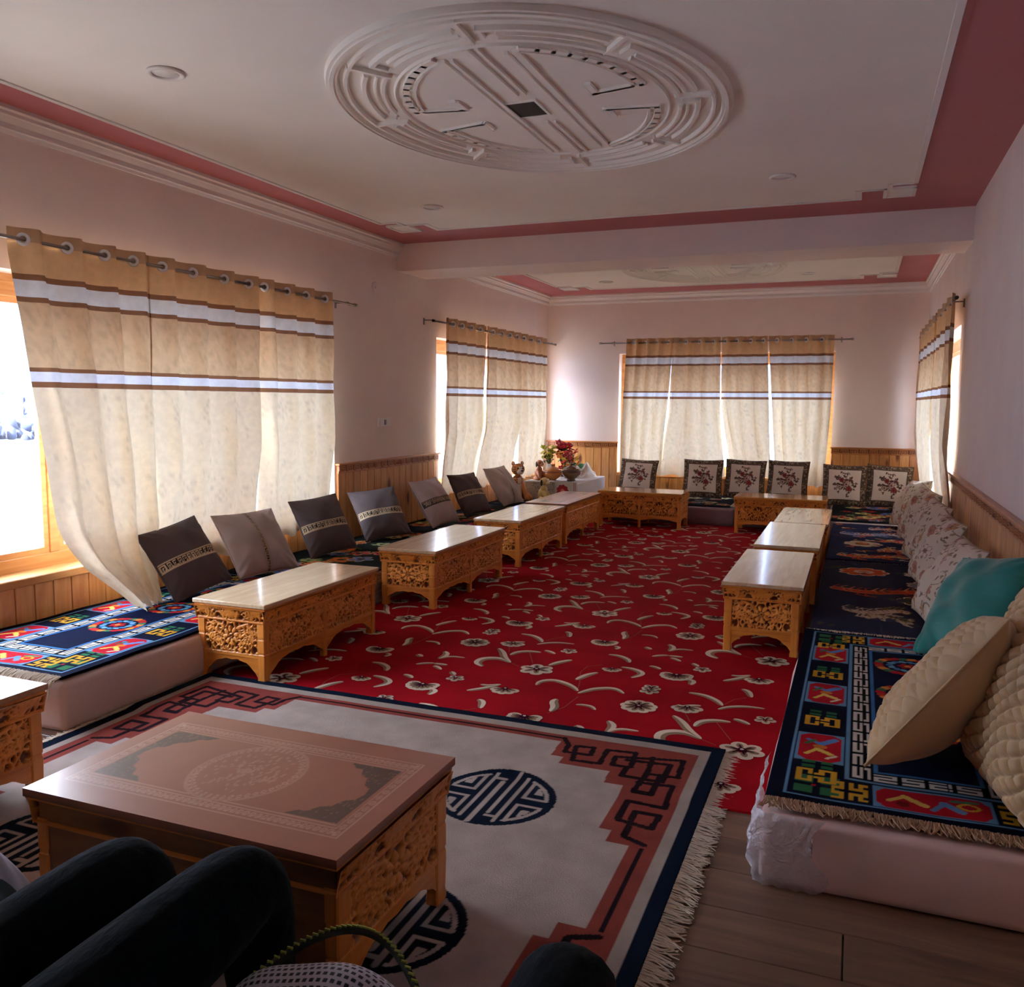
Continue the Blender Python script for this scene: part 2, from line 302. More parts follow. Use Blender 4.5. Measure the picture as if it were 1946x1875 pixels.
def medallion(cx,cy,rx,ry,n=8,hole=True):
    z=H-.008; m=MB(); N=96
    def P(r,a): return (cx+rx*r*math.cos(a),cy+ry*r*math.sin(a))
    def band(ra,rb,a0,a1,zt,zb,k=None):
        k=k or max(2,int(abs(a1-a0)*14)); vs=[];
        for i in range(k+1):
            a=a0+(a1-a0)*i/k
            for r,zz in ((ra,zb),(ra+.006,zt),(rb-.006,zt),(rb,zb)): vs.append((*P(r,a),zz))
        fs=[(i*4+j,(i+1)*4+j,(i+1)*4+j+1,i*4+j+1) for i in range(k) for j in range(3)]+[(0,1,2,3),(k*4+3,k*4+2,k*4+1,k*4)]
        m.add(vs,fs)
    # fret ring: raised disc rim, then recessed meander cut between raised bands
    band(.94,1.0,0,2*PI,z-.022,z,N); band(.955,.985,0,2*PI,z-.028,z,N); band(.675,.69,0,2*PI,z-.010,z,N)
    for i in range(n):
        a0=2*PI*i/n+.1; a1=a0+2*PI/n; g=.03; fl_=i%2
        band(.895,.92,a0,a1,z-.018,z); band(.81,.84,a0+g,a1-3*g,z-.016,z); band(.725,.752,a0+4*g,a1-g,z-.014,z)
        band(.715,.925,a1-1.7*g,a1-.9*g,z-.017,z,2); band(.75,.835,a0+g,a0+1.8*g,z-.015,z,2); band(.765,.785,a0+4*g,a1-3*g,z-.012,z)
    m.build('medallion_ring',M_ceil,ce)
    q=MB(); zz=z-.011
    def bar(pts,w=.034):
        for i in range(len(pts)-1):
            a=Vector(pts[i]);b=Vector(pts[i+1]); d=(b-a).normalized(); nn=Vector((-d.y,d.x))*w/2; d=d*w/2
            for off in (0,):
                c0,c1,c2,c3=a-d+nn,a-d-nn,b+d-nn,b+d+nn
                i0,i1,i2,i3=[c+(((a+b)/2-c).normalized()*.006) for c in (c0,c1,c2,c3)]
                q.add([(p.x,p.y,z) for p in (c0,c1,c2,c3)]+[(p.x,p.y,zz) for p in (i0,i1,i2,i3)],[(4,5,6,7),(0,1,5,4),(1,2,6,5),(2,3,7,6),(3,0,4,7)])
    def F(pts,w=.03):
        bar([(cx+x*rx,cy+y*ry) for x,y in pts],w)
        bar([(cx+x*rx*.93,cy+y*ry*.95) for x,y in pts],w*.5)
    for sx_ in (1,-1):
        bar([(cx+sx_*.155,cy-.64),(cx+sx_*.155,cy+.66)],.03); bar([(cx+sx_*.115,cy-.64),(cx+sx_*.115,cy+.66)],.016)
    for sy_ in (1,-1):
        bar([(cx-.02,cy+sy_*.2),(cx-.02,cy+sy_*.72)],.026); bar([(cx+.025,cy+sy_*.2),(cx+.025,cy+sy_*.72)],.014)
        for sx_ in (1,-1):
            arc=[(sx_*.62*math.cos(a),sy_*.66*math.sin(a)) for a in [math.radians(12+58*i/9) for i in range(10)]]
            F(arc); F([arc[0],(sx_*.36,sy_*.1)]); F([(sx_*.36,sy_*.1),(sx_*.36,sy_*.2)])
    q.build('medallion_relief',M_ceil,ce)
    if hole:
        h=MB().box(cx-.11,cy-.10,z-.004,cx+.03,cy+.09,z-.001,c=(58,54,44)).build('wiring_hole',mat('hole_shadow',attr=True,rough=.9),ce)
        e=.012; f=MB()
        f.box(cx-.11-e,cy-.1-e,z-.007,cx+.03+e,cy-.1,z);f.box(cx-.11-e,cy+.09,z-.007,cx+.03+e,cy+.09+e,z);f.box(cx-.11-e,cy-.1,z-.007,cx-.11,cy+.09,z);f.box(cx+.03,cy-.1,z-.007,cx+.03+e,cy+.09,z)
        f.build('hole_edge',M_ceil,ce)
medallion(-1.43,3.88,.87,1.08); medallion(-1.50,8.85,.8,.95,hole=False)
MB().box(XL,YM0,ZB,XR,YM1,H+.05).build('trim_1',M_wall,kind='structure')
def cornice(name,a,b_,inward):
    # stepped plaster cornice between two floor-plan points
    prof=[(0,-.115),(.008,-.115),(.012,-.10),(.02,-.095),(.02,-.07),(.035,-.045),(.045,-.04),(.045,-.025),(.06,-.018),(.06,0),(0,0)]
    A=Vector(a);B=Vector(b_);n_=Vector(inward); vs=[]
    for P in (A,B):
        for d,z in prof: q=P+n_*d; vs.append((q.x,q.y,H+z))
    k=len(prof); fs=[tuple(range(k)),tuple(range(2*k-1,k-1,-1))]+[(i,k+i,k+(i+1)%k,(i+1)%k) for i in range(k)]
    MB().add(vs,fs).build(name,M_white,kind='structure')
cornice('trim_2',(XL,YF),(XL,YM0),(1,0)); cornice('trim_3',(XL,YM1),(XL,YB),(1,0)); cornice('trim_4',(XL,YB),(XR,YB),(0,-1)); cornice('trim_5',(XR,YM1),(XR,YB),(-1,0))
# ---------------------------------------------------------------- windows
def window(i,fr,s0,s1,z0,z1,mull):
    w=link('window_%d'%i,None,kind='structure',M=FR[fr])
    fy0,fy1=.13,.18; t=.075; m=MB()
    m.box(s0,fy0,z0,s1,fy1,z0+t,bev=.004); m.box(s0,fy0,z1-t-.035,s1,fy1,z1-.035,bev=.004); m.box(s0,fy0+.01,z1-.035,s1,fy1,z1)
    m.box(s0,fy0,z0+t,s0+t,fy1,z1-t-.035,bev=.004); m.box(s1-t,fy0,z0+t,s1,fy1,z1-t-.035,bev=.004)
    m.build('window_frame',M_frame,w)
    MB().box(s0,-.035,z0-.035,s1,fy0+.01,z0+.006,bev=.004).build('window_sill',M_frame,w)
    xs=[s0+t]+list(mull)+[s1-t]
    for a in mull: MB().box(a-.03,fy0+.003,z0+t,a+.03,fy1-.003,z1-t-.035,bev=.004).build('mullion',M_frame,w)
    for a,b_ in zip(xs[:-1],xs[1:]):
        e=.03
        sa=MB(); za,zb=z0+t,z1-t-.035; c=(a+(0 if a==xs[0] else .03)); d=(b_-(0 if b_==xs[-1] else .03))
        sa.box(c,fy0+.01,za,c+e,fy1-.01,zb);sa.box(d-e,fy0+.01,za,d,fy1-.01,zb);sa.box(c+e,fy0+.01,za,d-e,fy1-.01,za+e);sa.box(c+e,fy0+.01,zb-e,d-e,fy1-.01,zb)
        sa.build('sash',M_frame,w)
        MB().box(c+e,fy0+.023,za+e,d-e,fy0+.027,zb-e).build('pane',gl,w)
window(1,'left',*W1,[2.4,3.33,4.55]); window(2,'left',*W2,[8.5,9.55]); window(3,'back',*W3,[-1.95,-1.1]); window(4,'right',*W4,[-9.8,-7.9])
# ---------------------------------------------------------------- pine wainscot: boards, fret rail and cap
def planked(h,wd=.104):
    return MB().add([(0,0,0),(0,-.016,0),(.003,-.02,0),(wd-.003,-.02,0),(wd,-.016,0),(wd,0,0),(0,0,h),(0,-.016,h),(.003,-.02,h),(wd-.003,-.02,h),(wd,-.016,h),(wd,0,h)],[(5,4,3,2,1,0),(6,7,8,9,10,11),(0,1,7,6),(1,2,8,7),(2,3,9,8),(3,4,10,9),(4,5,11,10),(5,0,6,11)])
PT=planked(.74).mesh('plank_tall',M_pine); PLo=planked(.395).mesh('plank_low',M_pine)
# one fret unit, .104 long x .045 high, raised bars on the rail
ku=MB(); cw,chh=.104/11,.0062
for j,r in enumerate(KEY):
    i=0
    while i<len(r):
        if r[i]=='1':
            e=i
            while e<len(r) and r[e]=='1': e+=1
            ku.box(i*cw,-.0305,.752+(6-j)*chh-.001,e*cw,-.026,.752+(6-j+1)*chh-.0012); i=e
        else: i+=1
KU=ku.mesh('fret_unit',M_pinex)
def wains(name,fr,segs,ends=None):
    w=link(name,None,kind='structure',M=FR[fr])
    for a,b_,tall in segs:
        n_=max(1,round((b_-a)/.108)); st=(b_-a)/n_
        for i in range(n_):
            o=link('plank',PT if tall else PLo,w,(a+i*st+.002,0,0)); o.scale=((st-.003)/.104,1,1)
        if tall:
            MB().box(a,-.026,.738,b_,-.0,.80,bev=.002).build('fret_rail',M_pinex,w)
            MB().box(a,-.0262,.751,b_,-.0255,.7965).build('fret_ground',M_key,w)
            m=MB()
            for i in range(n_):
                for j0 in (0,):
                    vs=[(v.co.x*st/.104+a+i*st,v.co.y,v.co.z) for v in KU.vertices]; m.add(vs,[tuple(p.vertices) for p in KU.polygons])
            m.build('fret_carving',M_pinex,w,kind='stuff')
            MB().box(a-(.0 if a<-9 else .012),-.042,.80,b_+.012,0,.817,bev=.003).build('cap_rail',M_pinex,w)
        else:
            MB().box(a,-.0185,.39,b_,0,.394).build('lower_batten',M_pinex,w)
wains('trim_7','left',[(YF,1.55,1),(1.55,5.78,0),(5.78,7.52,1),(7.52,YB-.02,0)])
wains('trim_8','back',[(XL+.02,-2.80,1),(-2.80,-.28,0),(-.28,XR-.02,1)])
wains('trim_9','right',[(-YB+.02,-7.24,0),(-7.24,-YF,1)])
# ---------------------------------------------------------------- ceiling downlights, switch plate, round cover
M_lens=mat('frosted_lens',(225,222,215),rough=.35)
dn=None
for (x,y,lab) in [(-2.70,2.95,'white round downlight over the big left curtain, largest in view'),(-.48,5.51,'small white downlight near the right end of the ceiling beam'),(-2.79,5.54,'small white downlight near the left end of the ceiling beam'),(-2.66,9.53,'tiny downlight beyond the beam at the left back corner'),(-.55,9.57,'tiny downlight beyond the beam at the right back corner')]:
    if dn is None:
        dn=thing('downlight',lab,'ceiling light',(x,y,H-.008),group='recessed ceiling lights')
        MB().lathe([(.075,0),(.078,-.006),(.07,-.012),(.058,-.010),(.055,-.004),(.055,0)],seg=32).build('rim',M_white,dn)
        MB().lathe([(.0,-.003),(.056,-.003),(.056,0)],seg=32).build('lens',M_lens,dn)
    else: copy_tree(dn,(x,y,H-.008),label=lab)
sw=thing('switch_plate','white wall switch plate beside the big left curtain','switch',(XL,6.52,1.123),PI/2)
MB().box(-.105,-.012,-.04,.105,0,.04,bev=.004).build('plate',M_white,sw)
for i in range(5): MB().box(-.078+i*.033,-.018,-.022,-.053+i*.033,-.011,.022,c=(235,232,228) if i!=2 else (120,115,112),bev=.002).build('rocker',mat('rocker',attr=True,rough=.35),sw)
cvp=thing('cover_plate','round blank cover plate high on the left wall under the beam','cover plate',(XL,6.39,2.229),PI/2)
cm=MB().lathe([(.045,0),(.045,.005),(.038,.009),(.0,.009)],seg=24).build('disc',M_wall,cvp); cm.rotation_euler=(PI/2,0,0)
MB().lathe([(.006,.009),(.006,.011),(0,.011)],seg=8).build('screw',M_metal,cvp).rotation_euler=(PI/2,0,0)

# ---------------------------------------------------------------- outdoors: field, hill, house, pole, stones, shrubs
def hgt(x,y):
    d=np.hypot(x,y); t=np.clip((d-12)/150,0,1); z=-.55-2.2*t; hill=np.clip((d-190)/200,0,1.2); z=z+70*hill**1.3
    return z+.25*np.sin(x*.21)*np.sin(y*.17)*np.clip((d-20)/40,0,1)
gx=np.concatenate([-np.geomspace(5,420,70)[::-1],np.linspace(-4.5,4.5,6),np.geomspace(5,420,70)]); GX,GY=np.meshgrid(gx-1.5,gx+5)
P=np.stack([GX,GY,hgt(GX+1.5,GY-5)],-1)
inside=(GX>XL-.3)&(GX<XR+.3)&(GY>YF-.3)&(GY<YB+.3); P[...,2][inside]=-.6
M_field=mat('winter_field',attr=True,rough=.95,noise=(.35,.3,(1,1,1)),bump=(.8,.4,.3))
dd=np.hypot(GX+1.5,GY-5)[...,None]; fc=np.where(dd<7.5,np.array(L((104,104,106))),np.array(L((94,112,138)))); fc=np.where(dd>185,np.array(L((58,82,122))),fc); fc=np.where((dd>50)&(dd<=185),np.array(L((74,96,130))),fc).astype(np.float32)  # unseen ring nearest the house is added, toned to bounce sunlight onto the ceiling
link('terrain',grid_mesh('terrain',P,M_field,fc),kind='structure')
def gz(x,y): return float(hgt(np.array(x+1.5),np.array(y-5)))
M_house=mat('whitewash',(225,225,225),rough=.8); M_winfar=mat('far_window',(70,84,110),rough=.2)
hx,hy=-118,92; hs=thing('house','white flat-roofed house with dark windows far outside the left window','building',(hx,hy,gz(hx,hy)-.3),math.atan2(.785,.62))
MB().box(-7.5,-4,0,3.6,4,4.2).box(-7.7,-4.2,4.2,3.8,4.2,4.5).box(-8.6,-6,-.6,4.6,5,.35).build('walls',M_house,hs)
MB().box(-7.6,-4.1,4.5,-5.4,-3.5,5.4).box(1.6,-4.1,4.5,3.7,-3.5,5.6).box(-3,-4.1,4.5,-2.2,-3.5,5.2).build('parapet',M_house,hs,kind='stuff')
for i in range(4):
    f=MB().box(-6.9+i*2.6,-4.12,1.1,-5.2+i*2.6,-3.98,3.1).build('window',M_house,hs); MB().box(-6.75+i*2.6,-4.16,1.25,-5.35+i*2.6,-4.1,2.95).build('pane',M_winfar,f)
p_=(-40,31.2); ut=thing('utility_pole','pale utility pole standing in the field outside the left window','pole',(*p_,gz(*p_)))
MB().tube([(0,0,0),(0,0,3.4)],[.10,.07],8).build('mast',M_house,ut); MB().box(-.5,-.05,3.0,.5,.05,3.12).build('crossarm',M_house,ut)
M_bush=mat('bare_bush',(30,42,68),rough=.95,noise=(2,.4)); M_stone=mat('pale_stone',(150,154,160),rough=.8,noise=(3,.15))
d0=Vector((-.79,.613)); nrm=Vector((.613,.79))
rs=random.Random(5)
labs=['left window','second left window']
for i,(dist,off,s) in enumerate([(62,-6,2.3),(66,-1,2.6),(60,4,2.2),(70,9,2.8),(64,15,2.4),(84,-4,3),(100,12,3.4),(190,-30,8),(200,-5,9),(196,24,8)]):
    q=d0*dist+nrm*off; m=MB()
    for j in range(110):
        a=rs.uniform(0,6.3); q_=math.sqrt(rs.random())*s*1.2; h_=rs.uniform(0,.75)*s*(1-.5*q_/s/1.2); d_=s*rs.uniform(.07,.16)
        m.blob(q_*math.cos(a),q_*math.sin(a),h_,d_,d_,d_*1.4,seg=5,ring=3,rot=Matrix.Rotation(a,3,'X'))
    o=m.build('shrub',M_bush,label='bare bluish shrub in the nearer clump beyond the pale field' if dist<80 else ('bare bluish shrub in the middle distance below the white house' if dist<150 else 'large bluish thicket on the far slope behind the white house'),cat='shrub',group='bare shrubs beyond the field'); o.location=(q.x,q.y,gz(q.x,q.y))
for i in range(14):
    q=d0*(26+rs.uniform(-.5,.5))+nrm*(-6+i*.95); s=rs.uniform(.25,.5)
    m=MB().blob(0,0,s*.3,s,s*.8,s*.6,seg=9,ring=6); m.v=[(x*(1+.15*math.sin(5*y+i)),y,z*(1+.2*math.sin(4*x+i))) for x,y,z in m.v]
    o=m.build('boulder',M_stone,label='rounded pale boulder in the row edging the field outside',cat='rock',group='row of boulders along the field'); o.location=(q.x,q.y,gz(q.x,q.y))
# ---------------------------------------------------------------- curtains
mc=bpy.data.materials.new('curtain_cloth'); mc.use_nodes=True; n=mc.node_tree.nodes; k=mc.node_tree.links; n.remove(n['Principled BSDF'])
at=n.new('ShaderNodeAttribute'); at.attribute_name='Col'; tcn=n.new('ShaderNodeTexCoord')
ns=n.new('ShaderNodeTexNoise'); ns.inputs['Scale'].default_value=26; ns.inputs['Detail'].default_value=4; k.new(tcn.outputs['Object'],ns.inputs[0])
mr=n.new('ShaderNodeMapRange'); mr.inputs[1].default_value=.35; mr.inputs[2].default_value=.65; mr.inputs[3].default_value=.93; mr.inputs[4].default_value=1.03; k.new(ns.outputs[0],mr.inputs[0])
vm=n.new('ShaderNodeVectorMath'); vm.operation='SCALE'; k.new(at.outputs[0],vm.inputs[0]); k.new(mr.outputs[0],vm.inputs['Scale'])
df=n.new('ShaderNodeBsdfDiffuse'); tl=n.new('ShaderNodeBsdfTranslucent'); ms=n.new('ShaderNodeMixShader'); ms.inputs[0].default_value=.105
k.new(vm.outputs[0],df.inputs[0]); k.new(vm.outputs[0],tl.inputs[0]); k.new(df.outputs[0],ms.inputs[1]); k.new(tl.outputs[0],ms.inputs[2]); k.new(ms.outputs[0],n['Material Output'].inputs[0])
BANDS=[(2.2,2.02,(196,160,124)),(2.02,1.876,(226,186,138)),(1.876,1.849,(142,100,72)),(1.849,1.772,(226,228,226)),(1.772,1.748,(142,100,72)),(1.748,1.447,(222,186,142)),(1.447,1.427,(142,100,72)),(1.427,1.38,(232,238,248)),(1.38,1.353,(142,100,72)),(1.353,-1,(238,222,192))]
gm=MB(); ring=[]
for i in range(20):
    a=2*PI*i/20
    for j in range(6): b_=2*PI*j/6; ring.append(((.022+.009*math.cos(b_))*math.cos(a),.005*math.sin(b_),(.022+.009*math.cos(b_))*math.sin(a)))
gm.add(ring,[(i*6+j,i*6+(j+1)%6,((i+1)%20)*6+(j+1)%6,((i+1)%20)*6+j) for i in range(20) for j in range(6)],sm=True)
GR=gm.mesh('grommet',mat('white_eyelet',(235,232,228),rough=.25,spec=.7))
def interp(x,xs,ys): return float(np.interp(x,xs,ys))
def curtain(label,fr,sl,sr,gr,zb,n0=.12,left=None,right=None,push=None,seed=0,ztop=2.083,amp=.036,group=None,tuck=1.0):
    rr=np.random.RandomState(seed); nu=int((sr-sl)/.011); zs=[ztop]
    edges=sorted({b for B in BANDS for b in B[:2] if zb<b<ztop}|set(np.linspace(zb,ztop,70)),reverse=True)
    zz=[]
    for e in edges:
        if any(abs(e-b)<1e-9 for B in BANDS for b in B[:2]): zz+=[e+1e-4,e-1e-4]
        else: zz.append(e)
    zz=np.array(zz); u=np.linspace(sl,sr,nu); per=np.mean(np.diff(gr)); kx=[gr[0]-per]+list(gr)+[gr[-1]+per]; kk=np.interp(u,kx,np.arange(-1,len(gr)+1)); kk=np.where(u<kx[0],-1-(kx[0]-u)/per,kk)
    U,Z=np.meshgrid(u,zz); K=np.meshgrid(kk,zz)[0]; D=(2.03-Z); t=(U-sl)/(sr-sl)
    th=2*PI*K; ph=.25*np.sin(2.1*Z*2+seed)*np.clip(D,0,1)
    off=amp*(np.sin(th+ph-.75*np.sin(th+ph))+.22*np.sin(2*th+ph*2))*(1+.2*np.clip(D,0,1.6))*(1-tuck*np.clip((1.0-Z)/.5,0,1)*.6) + .006*np.sin(5*th*.31+Z*9+seed)*np.clip(D*2,0,1)
    S=U+.30*per*np.cos(th+.5)/(2*PI)*1.4
    for tab,side in ((left,1),(right,0)):
        if tab:
            za=[q[0] for q in tab][::-1]; da=[q[1] for q in tab][::-1]; wgt=(1-t) if side else t
            S=S+np.interp(Z,za,da)*wgt
    Nn=n0+off-tuck*.055*np.clip((1.0-Z)/.5,0,1)
    if push is not None: Nn=Nn+push(t,Z)
    Zf=Z.copy(); Zf+= -.012*(Z<zb+.02)*np.sin(th)
    P=np.stack([S,-Nn,Zf],-1)
    col=np.zeros(P.shape,np.float32)
    for z1,z0,c in BANDS: col[(Z<=z1)&(Z>z0)]=L(c)
    f=np.clip((1.748-Z)/.4,0,1)[...,None]; m=(Z<=1.748)&(Z>1.447)
    col=np.where(m[...,None],col*(1-f*.35)+np.array(L((224,208,178)))*f*.35,col)
    # floral print: soft sprigs
    sp=(np.sin(U*61+3*np.sin(Z*23))*np.sin(Z*57+2.5*np.sin(U*31))); low=(Z<1.353)&(np.sin(U*23+seed)*np.sin(Z*19)>.15)
    col=np.where(((sp>.62)&low)[...,None],col*.86,col); mid=m&(np.sin(U*47+4*np.sin(Z*41))*np.sin(Z*73+3*np.sin(U*37))>.35); col=np.where(mid[...,None],col*.88,col)
    o=link('curtain',grid_mesh('curtain',P,mc,col),label=label,cat='curtain',group=group,M=FR[fr])
    for g in gr: link('grommet',GR,o,(g+.004,-n0-.004,2.03),-.55)
    return o
def rod(label,fr,s0,s1,n0,brs,z=2.03):
    r=thing('curtain_rod',label,'curtain rod',M=FR[fr])
    MB().tube([(s0,-n0,z),(s1,-n0,z)],.0085,10).build('pole',M_metal,r)
    for s,d in ((s0,-1),(s1,1)):
        MB().tube([(s,-n0,z),(s+d*.03,-n0,z)],.013,10).build('finial',M_dark if (fr,d) in (('right',1),('left',-1)) else M_metal,r)
    for s in brs:
        MB().tube([(s,0,z+.01),(s,-n0,z+.01),(s,-n0,z-.012)],.005,6).tube([(s,-.003,z-.03),(s,-.003,z+.03)],.009,6).build('bracket',M_metal,r)
le=[(2.1,0),(1.98,0),(1.775,.03),(1.44,.09),(1.07,.14),(.675,.21),(.45,.29),(.3,.40),(.2,.44)]
G='sheer tan striped curtains'
curtain('leftmost tan striped curtain, bottom corner swept over the blue rug','left',2.95,3.82,[3.01,3.25,3.48,3.67],.232,left=le,right=[(2.1,0),(.6,.0),(.2,-.22)],push=lambda t,Z:np.clip((.62-Z)/.38,0,1)**1.5*(.16+.10*(1-t)),seed=1,tuck=0)
curtain('middle panel of the big left curtains behind the pale tilted cushion','left',3.80,4.74,[3.88,4.12,4.39,4.62],.33,left=[(2.1,0),(.9,.02),(.3,.02)],right=[(2.1,0),(.3,-.03)],seed=2)
curtain('third panel of the big left curtains ending at the pine wainscot','left',4.71,5.60,[4.78,5.02,5.24,5.47],.36,left=[(2.1,0),(1,.02),(.3,.06)],seed=3)
rod('steel rod carrying the three big left curtains','left',1.45,5.88,.12,[2.3,5.80])
curtain('curtain at the left end of the second left window, beside bare glass','left',7.50,8.46,[7.63,7.83,8.05,8.27],.41,right=[(2.1,0),(1.2,-.05),(.4,-.22)],seed=4)
curtain('middle curtain of the second left window behind the corner cushions','left',8.44,9.43,[8.61,8.85,9.09,9.31],.41,left=[(2.1,0),(1.2,-.05),(.4,-.2)],right=[(2.1,0),(1.1,0),(.8,-.1),(.4,-.04)],seed=5)
curtain('curtain nearest the back left corner, behind the plush tiger','left',9.41,10.33,[9.53,9.78,10.03],.41,left=[(2.1,0),(1.1,0),(.8,.05),(.4,.16)],seed=6)
rod('steel rod over the second left window, reaching the back corner','left',7.24,10.64,.12,[7.16+.1,10.55])
curtain('leftmost curtain of the back window, beside the corner wainscot','back',-2.67,-2.10,[-2.59,-2.45,-2.31,-2.17],.44,n0=.11,left=[(2.1,0),(.9,-.05),(.4,-.07)],right=[(2.1,0),(1.2,-.06),(.4,-.14)],seed=7)
curtain('second back curtain, brown folded edge on its left','back',-2.13,-1.55,[-1.96,-1.80,-1.64],.425,n0=.11,left=[(2.1,0),(1.2,-.03),(.7,-.12),(.4,-.16)],right=[(2.1,0),(1.2,.02),(.4,.10)],push=lambda t,Z:.05*np.clip((.62-Z)/.2,0,1)*(1-t),seed=8)
curtain('third back curtain, between two slits of daylight','back',-1.545,-1.01,[-1.50,-1.37,-1.21,-1.07],.43,n0=.11,left=[(2.1,0),(1.3,.01),(.6,.13),(.4,.14)],right=[(2.1,0),(.4,.09)],seed=9)
curtain('rightmost back curtain with hem bunched behind a floral cushion','back',-1.0,-.30,[-.92,-.76,-.60,-.43],.36,n0=.11,left=[(2.1,0),(.4,.13)],right=[(2.1,0),(1.2,-.01),(.4,-.05)],push=lambda t,Z:.08*np.clip((.6-Z)/.2,0,1),seed=10)
rod('steel rod over the back window','back',-3.0,-.12,.11,[-2.87,-.22])
curtain('near curtain on the right wall, edge lit by bare glass','right',-8.38,-6.88,[-8.2,-7.75,-7.35,-6.96],.40,n0=.085,left=[(2.1,0),(1.1,0),(.4,.15)],seed=11,amp=.025)
curtain('far curtain on the right wall by the back corner','right',-10.45,-8.34,[-10.2,-9.7,-9.2,-8.7,-8.42],.40,n0=.085,right=[(2.1,0),(1.1,0),(.4,-.12)],seed=12,amp=.025)
rod('steel rod with black end cap on the right wall','right',-10.55,-6.76,.085,[-7.1,-10.5])
# ---------------------------------------------------------------- mattresses
def mattress(label,x0,y0,x1,y1,h,col,z=0,name='mattress',extra=None,mt=None,group=None):
    cx,cy=(x0+x1)/2,(y0+y1)/2; lx,ly=(x1-x0)/2,(y1-y0)/2
    t=thing(name,label,'mattress',(cx,cy,z),group=group)
    nx,ny,nz=14,24,5; 
    bm=bmesh.new(); bmesh.ops.create_cube(bm,size=1)
    for v in bm.verts: v.co=Vector((v.co.x*2*lx,v.co.y*2*ly,(v.co.z+.5)*h))
    bmesh.ops.subdivide_edges(bm,edges=bm.edges[:],cuts=6,use_grid_fill=True)
    for v in bm.verts:
        x,y,zz=v.co; e=.006*math.sin(y*7+x*3)+.004*math.sin(y*17)
        if abs(abs(x)-lx)<1e-4: v.co.x+=math.copysign((.012*math.sin(PI*zz/h)+e*.6)*(1-(abs(y)/ly)**4),x)
        if abs(abs(y)-ly)<1e-4: v.co.y+=math.copysign((.012*math.sin(PI*zz/h)+e*.6)*(1-(abs(x)/lx)**4),y)
    me=bpy.data.meshes.new('body'); bm.to_mesh(me); bm.free()
    for p in me.polygons: p.use_smooth=True
    me.materials.append(mt or mat('tick_%d%d%d'%col,col,rough=.8,noise=(5,.10),bump=(14,.35,.01)))
    o=link('body',me,t); b=o.modifiers.new('b','BEVEL'); b.width=.022; b.segments=3; b.limit_method='ANGLE'; b.angle_limit=1.0
    pts=[(-lx+.01,-ly+.01),(lx-.01,-ly+.01),(lx-.01,ly-.01),(-lx+.01,ly-.01),(-lx+.01,-ly+.01)]
    for zz in (.022,h-.018): MB().tube([(a,b_,zz) for a,b_ in pts],.006,6).build('piping',me.materials[0],t)
    return t
def plastic():
    m=bpy.data.materials.new('plastic_film'); m.use_nodes=True; n=m.node_tree.nodes; k=m.node_tree.links; n.remove(n['Principled BSDF'])
    a=n.new('ShaderNodeBsdfTransparent'); b=n.new('ShaderNodeBsdfPrincipled'); b.inputs['Base Color'].default_value=(.88,.89,.98,1); b.inputs['Roughness'].default_value=.14
    mx=n.new('ShaderNodeMixShader'); mx.inputs[0].default_value=.5
    t=n.new('ShaderNodeTexNoise'); t.inputs['Scale'].default_value=16; t.inputs['Detail'].default_value=5; t.inputs['Distortion'].default_value=2.5
    tc_=n.new('ShaderNodeTexCoord'); k.new(tc_.outputs['Object'],t.inputs[0]); bp_=n.new('ShaderNodeBump'); bp_.inputs['Strength'].default_value=.9; bp_.inputs['Distance'].default_value=.02; k.new(t.outputs[0],bp_.inputs['Height']); k.new(bp_.outputs[0],b.inputs['Normal'])
    k.new(a.outputs[0],mx.inputs[1]); k.new(b.outputs[0],mx.inputs[2]); k.new(mx.outputs[0],n['Material Output'].inputs[0]); return m
mattress('pinkish beige mattress under the blue rug by the big left window',-3.72,2.43,-2.83,4.42,.2,(206,180,170))
M_rib=mat('ribbed_ticking',(160,146,134),rough=.85)
t=mattress('greyish ribbed-edge mattress behind the second left table',-3.72,4.45,-2.84,6.5,.2,(150,136,126))
zz=np.linspace(.01,.19,60); yy=np.linspace(-1.02,1.02,12); Yg,Zg=np.meshgrid(yy,zz); Xg=.444+.006*np.abs(np.sin(Zg*140))+.008*np.sin(Zg/.2*PI)
link('ribbed_edge',grid_mesh('ribbed_edge',np.stack([Xg,Yg,Zg],-1),M_rib),t)
mattress('brown mattress behind the third left table',-3.72,6.53,-2.84,8.55,.2,(140,118,108))
mattress('dark mattress in the back left corner under the cloth-covered box',-3.72,8.58,-2.80,10.66,.2,(110,104,112))
mattress('lavender grey mattress behind the left back table',-2.77,9.42,-1.19,10.66,.19,(136,118,128))
mattress('lavender grey mattress behind the right back table',-1.15,9.42,-.27,10.66,.19,(136,118,128))
r1=mattress('plastic-wrapped pinkish mattress at the near end of the right bench',-.2,2.36,.64,4.33,.2,(232,202,198))
m=MB(); vs=[];N=26;K=14
loop=[]
for i in range(N+1):
    a=i/N
    # wrap runs round the near left corner: along the near end, then along the aisle side
    if a<.42: x=-.05-(a/.42)*.135; y=-.012
    elif a<.56: b_=(a-.42)/.14*PI/2; x=-.185-.025*math.sin(b_)+0; y=.013-.025*math.cos(b_)
    else: x=-.212; y=.013+(a-.56)/.44*.42
    loop.append((x,y))
Pg=np.zeros((K+1,N+1,3))
for j in range(K+1):
    zf=j/K
    for i,(x,y) in enumerate(loop):
        bul=.022*math.sin(PI*zf)+.005*math.sin(i*1.9+j*1.3)
        cxn=x+ (-bul if i>N*.45 else 0); cyn=y-(bul if i<N*.55 else 0)
        Pg[j,i]=(cxn,cyn+0,.004+zf*.205)
Pg[:,0,0]+=.03*np.sin(np.arange(K+1)*.5); Pg[...,0]-=.22; Pg[...,1]-=.985
link('plastic_wrap',grid_mesh('plastic_wrap',Pg,plastic()),r1)
